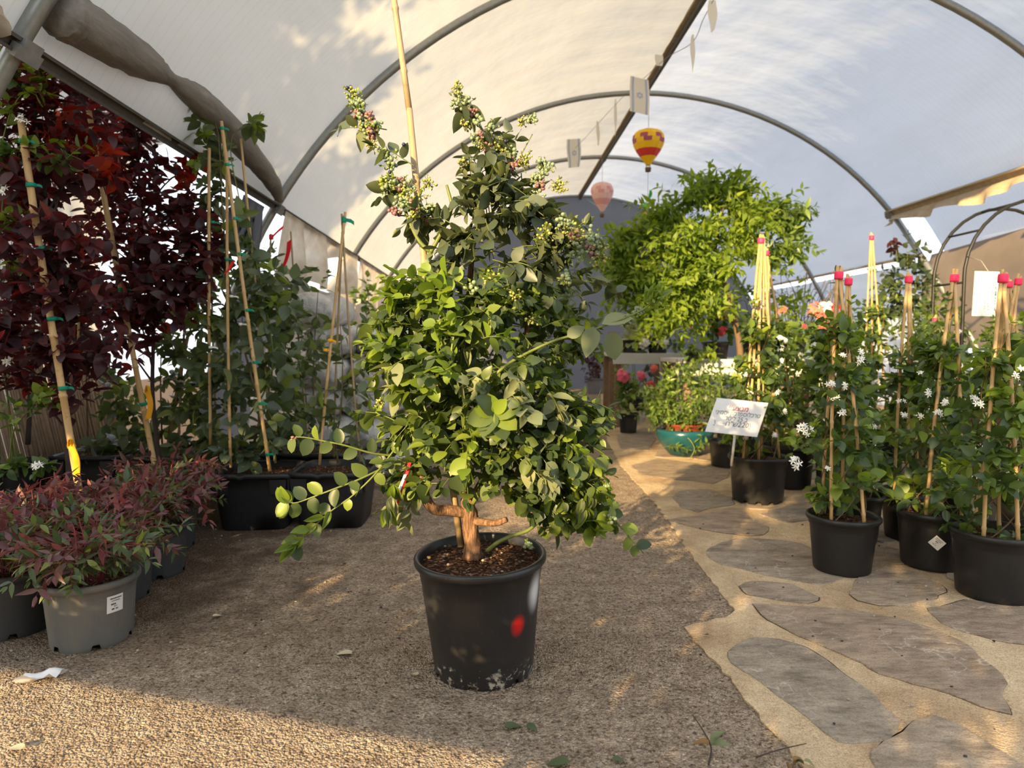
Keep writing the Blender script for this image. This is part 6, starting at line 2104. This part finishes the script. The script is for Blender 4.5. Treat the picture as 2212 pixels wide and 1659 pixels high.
def flag(p_top, w, h, rot, twist, lab, emblem=True):
    o = thing('hanging_flag', lab, 'flag', p_top, 'small flags strung under the ridge')
    V = np.zeros((10, 6, 3))
    ca, sa = math.cos(rot), math.sin(rot)
    def f(u, v, off=0.0):
        x = (u - 0.5) * w * (1 - 0.25 * twist * v)
        y = 0.06 * w * math.sin(5 * v + 2 * u) + off
        return (x * ca - y * sa, x * sa + y * ca, -v * h + twist * 0.25 * h * (u - 0.5))
    for i in range(10):
        for j in range(6):
            V[i, j] = f(j / 5, i / 9)
    MB().grid(V).build('cloth', M['flag_cloth'], o)
    if emblem:
        mb = MB()
        for u0 in (0.10, 0.80):
            mb.grid(np.array([[f(u0, v, -0.004), f(u0 + 0.10, v, -0.004)] for v in np.linspace(0, 1, 10)]))
        for k in range(2):
            tri = [(0.5 + 0.17 * math.cos(a), 0.5 + 0.17 * w / h * math.sin(a)) for a in [math.pi / 2 + k * math.pi + t * 2 * math.pi / 3 for t in range(4)]]
            for (u0, v0), (u1, v1) in zip(tri[:-1], tri[1:]):
                nu, nv = (v1 - v0), -(u1 - u0)
                L = math.hypot(nu, nv) + 1e-6
                nu, nv = 0.016 * nu / L, 0.016 * nv / L
                mb.add([f(u0 - nu, v0 - nv, -0.004), f(u1 - nu, v1 - nv, -0.004), f(u1 + nu, v1 + nv, -0.004), f(u0 + nu, v0 + nv, -0.004)], [(0, 1, 2, 3)])
        mb.build('stripes', M['ink_blue'], o)
    return o


FL = [(1540, 0, 5.0, .16, .22, 0.9, 1.2, 'little white flag folded over the ridge at the top edge of the picture', False),
      (1497, 75, 5.5, .14, .28, 1.1, 1.0, 'narrow cream flag twisted against the ridge above the other flags', False),
      (1424, 118, 6.4, .10, .10, 0.5, 0.6, 'tiny crumpled flag corner between two larger flags', False),
      (1382, 168, 6.8, .19, .34, 0.15, -0.3, 'white flag with two blue stripes hanging straight at the ridge crossing', True),
      (1330, 215, 7.6, .12, .38, 1.2, 0.8, 'cream flag seen nearly edge-on in the middle of the string', False),
      (1292, 262, 8.1, .14, .28, 1.2, 0.3, 'narrow folded flag just before the last large one', False),
      (1240, 300, 8.9, .22, .36, 0.5, 0.5, 'white flag with faint blue stripes near the far end of the string', True)]
for (x, y, Y, w, h, rot, tw, lab, em) in FL:
    flag(P(x, y, Y), w, h, rot, tw, lab, em)
# ------------------------------------------------------------------ litter on the ground
def ground_leaf(px, py, size, mat, t, lab, ang, cat='leaf', z=None, grp='fallen leaves on the ground'):
    g = G(px, py, 0.004 if z is None else z)
    V, Q, T = TPL[t][1]
    mb = MB().add(V * size, Q, T)
    o = mb.build('fallen_leaf', M[mat], None, loc=(g.x, g.y, g.z + 0.006))
    o.rotation_euler = (0.1, 0.15, ang)
    tag(o, lab, cat, grp)


ground_leaf(1090, 1574, 0.045, 'leaf_climber', 'oval', 'fresh green leaf lying flat on the asphalt in front of the big pot', -1.3)
ground_leaf(1138, 1568, 0.035, 'leaf_climber', 'oval', 'second green leaf lying close by in front of the big pot', -2.4)
ground_leaf(1322, 1642, 0.030, 'leaf_climber', 'oval', 'torn green leaf piece at the bottom edge of the picture', -1.9)
ground_leaf(1232, 1652, 0.055, 'leaf_nandina_green', 'oval', 'long green leaf cut by the bottom edge', 1.4)
ground_leaf(745, 1222, 0.035, 'leaf_dark', 'oval', 'small dark leaf on the asphalt between the left pots and the big pot', 0.6)
ground_leaf(690, 1512, 0.020, 'leaf_climber', 'oval', 'speck of green leaf on the asphalt near the sunlit patch', 0.2)
ground_leaf(355, 1322, 0.030, 'leaf_nandina_green', 'narrow', 'shed leaflet beside the dark pots', 0.9)
ground_leaf(375, 1320, 0.030, 'leaf_nandina_green', 'narrow', 'second shed leaflet beside the dark pots', -0.8)
ground_leaf(1225, 1250, 0.03, 'leaf_nandina_green', 'narrow', 'thin green sprig on the asphalt right of the big pot', 0.4)
ground_leaf(760, 1416, 0.055, 'dry_leaf', 'oval', 'dry straw-coloured leaf on the asphalt left of the big pot', 1.2)
ground_leaf(900, 1463, 0.026, 'dry_leaf', 'round', 'pale flake of dry leaf near the foot of the big pot', 0.4)
ground_leaf(458, 1334, 0.032, 'dry_leaf', 'oval', 'pale papery leaf on the asphalt near the dark pots', -1.1)
ground_leaf(45, 1625, 0.05, 'dry_leaf', 'oval', 'curled dry leaf in the sunlit corner of the asphalt', 1.0)
ground_leaf(1620, 1154, 0.02, 'leaf_dark', 'oval', 'tiny dark leaf on the flagstones below the sign pot', 1.4, z=PAVE_Z)
ground_leaf(1532, 1375, 0.016, 'leaf_dark', 'oval', 'tiny green leaf on the mortar edge', 1.1, z=PAVE_Z)

# withered sprig near the bottom edge
g = G(1540, 1640, 0.0)
SP = Plant('withered_sprig', 'withered twig with limp pale leaves lying at the edge of the asphalt', 'twig', g, None, 301)
c = spline([g + Vector((-.02, -.03, .006)), g + Vector((-.005, 0, .03)), g + Vector((-.02, .03, .06)), g + Vector((-.035, .05, .08))], 12)
SP.stem(c, np.linspace(.0025, .0012, 12), 'stem_dark', 5, 'twig')
for (dx, dy, dz, mt, s_) in [(.03, .01, .02, 'leaf_dusty', .05), (.035, .0, .012, 'leaf_dusty', .045), (-.04, .01, .01, 'dead_leaf', .04)]:
    SP.leaf(c[4], (dx, dy, dz), (0, -.4, 1), s_, 'droop', mt)
SP.finish(3)
g = G(1690, 1640, PAVE_Z)
S2 = Plant('withered_sprig', 'thin dry twig with curled grey leaves on the paving edge', 'twig', g, None, 302)
c = spline([g + Vector((-.06, 0, .006)), g + Vector((0, .02, .01)), g + Vector((.07, .03, .018))], 10)
S2.stem(c, np.linspace(.002, .001, 10), 'stem_dark', 5, 'twig')
for k in range(6):
    S2.leaf(g + Vector((.0 + .008 * k, -.02, .008)), S2.rng.normal(0, 1, 3) * np.array([1, 1, .3]), (0, 0, 1), .025, 'droop', 'leaf_dusty' if k % 2 else 'dead_leaf')
S2.finish(6)

# white scrap of plastic
g = G(88, 1470)
V = np.zeros((7, 7, 3))
for i in range(7):
    for j in range(7):
        u, v = i / 6 - .5, j / 6 - .5
        V[i, j] = (0.085 * u + 0.02 * v, 0.055 * v + 0.03 * u, 0.016 + 0.012 * math.sin(7 * u) * math.cos(5 * v) + 0.008 * math.sin(9 * v))
o = MB().grid(V).build('plastic_scrap', M['white_plastic'], None, loc=(g.x, g.y, -0.001))
tag(o, 'crumpled white plastic scrap on the sunlit asphalt', 'scrap')

# loose stones and crumbs
r = np.random.default_rng(19)
mbs = {'pebble': MB(), 'pebble_dark': MB()}
for i in range(520):
    x, y = r.uniform(-1.6, 2.4), r.uniform(1.15, 3.6)
    mt = 'pebble' if r.random() < 0.72 else 'pebble_dark'
    s_ = r.uniform(0.002, 0.0055)
    mbs[mt].ball((x, y, s_ * 0.4 + (PAVE_Z if x > 0.6 + 0.1 * y else 0)), s_, 5, 4, (1, r.uniform(.6, 1), .6))
for mt, mb in mbs.items():
    o = mb.build('gravel', M[mt], None, smooth=False)
    tag(o, 'loose pale grit scattered over asphalt and paving' if mt == 'pebble' else 'loose dark crumbs of soil scattered over asphalt and paving', 'gravel', None, 'stuff')
# ------------------------------------------------------------------ unseen trees, bench and plants added around the camera to cast shade
def standard(loc, lab, stem_h, c, rad, squash, n, seed, size=0.16):
    pl = Plant('standard_tree', lab, 'tree', loc, 'trees by the tunnel mouth', seed)
    add_pot(pl, 0.22, 0.18, 0.34, 'black_plastic', notches=0, n=30)
    pl.stem([np.array(loc) + np.array([0, 0, 0.3]), np.array(loc) + np.array([0, 0, stem_h]), np.array(c)], [0.03, 0.025, 0.012], 'stem_brown', 8, 'trunk', True)
    pl.blob(c, rad, n, 'leaf_green', size, 'tiny', 0.4, 0.2, 8, 0.4, squash=squash, gap=0.40, rad_t=0.004)
    pl.finish(0)


def shade_tree_row(x0, x1, z0, z1, Y, k, seed, labs, n=260):
    w = (x1 - x0) / k
    for i in range(k):
        cx = x0 + w * (i + 0.5)
        cz = (z0 + z1) / 2
        standard((cx, Y, 0), labs[i], z0, (cx, Y, cz), 1.0, (w * 0.52, 0.35, (z1 - z0) / 2), n, seed + i)


shade_tree_row(-6.0, -2.55, 0.90, 5.2, -0.5, 3, 400, ['tall green tree on a bare stem, outermost beside the tunnel mouth', 'tall green tree on a bare stem, in the middle beside the tunnel mouth', 'tall green tree on a bare stem, beside the display bench at the tunnel mouth'], 640)  # added out of view to shade the left plants and near film
BR = -0.311
BC = (-1.53, 0.58)
o = thing('display_bench', 'low slatted display bench beside the tunnel mouth', 'bench', (BC[0], BC[1], 0))  # added out of view; its edge bounds the sunlit ground patch
o.rotation_euler = (0, 0, BR)
for i in range(5):
    MB().box((0, -0.2 + 0.1 * i, 0.50), (2.0, 0.085, 0.025)).build('slat', M['wood_post'], o, smooth=False)
for sx in (-0.95, 0.95):
    for sy in (-0.2, 0.2):
        MB().box((sx, sy, 0.245), (0.04, 0.04, 0.49)).build('leg', M['wood_post'], o, smooth=False)
for i in range(5):
    x = -0.84 + 0.42 * i
    q = (BC[0] + x * math.cos(BR), BC[1] + x * math.sin(BR), 0.513)
    pl = Plant('bench_plant', 'low spreading green plant on the display bench, %s from the trees' % ['first', 'second', 'third', 'fourth', 'last'][i], 'potted plant', q, 'low plants on the display bench', 420 + i)  # added out of view as a band of shade over pot and ground
    add_pot(pl, 0.10, 0.08, 0.12, 'black_plastic', notches=0, n=24)
    pl.blob((q[0], q[1], 0.513 + 0.25), 0.28, 100, 'leaf_green', 0.07, 'tiny', 0.12, 0.1, 7, 0.4, squash=(1, 0.9, 0.72), gap=0.4)
    pl.finish(0)
shade_tree_row(-1.36, 1.7, 0.40, 3.1, -0.9, 3, 430, ['bushy green tree, first of three behind the camera position', 'bushy green tree, second of three behind the camera position', 'bushy green tree, third of three behind the camera position'], 240)  # added behind the camera to keep sun off the right side
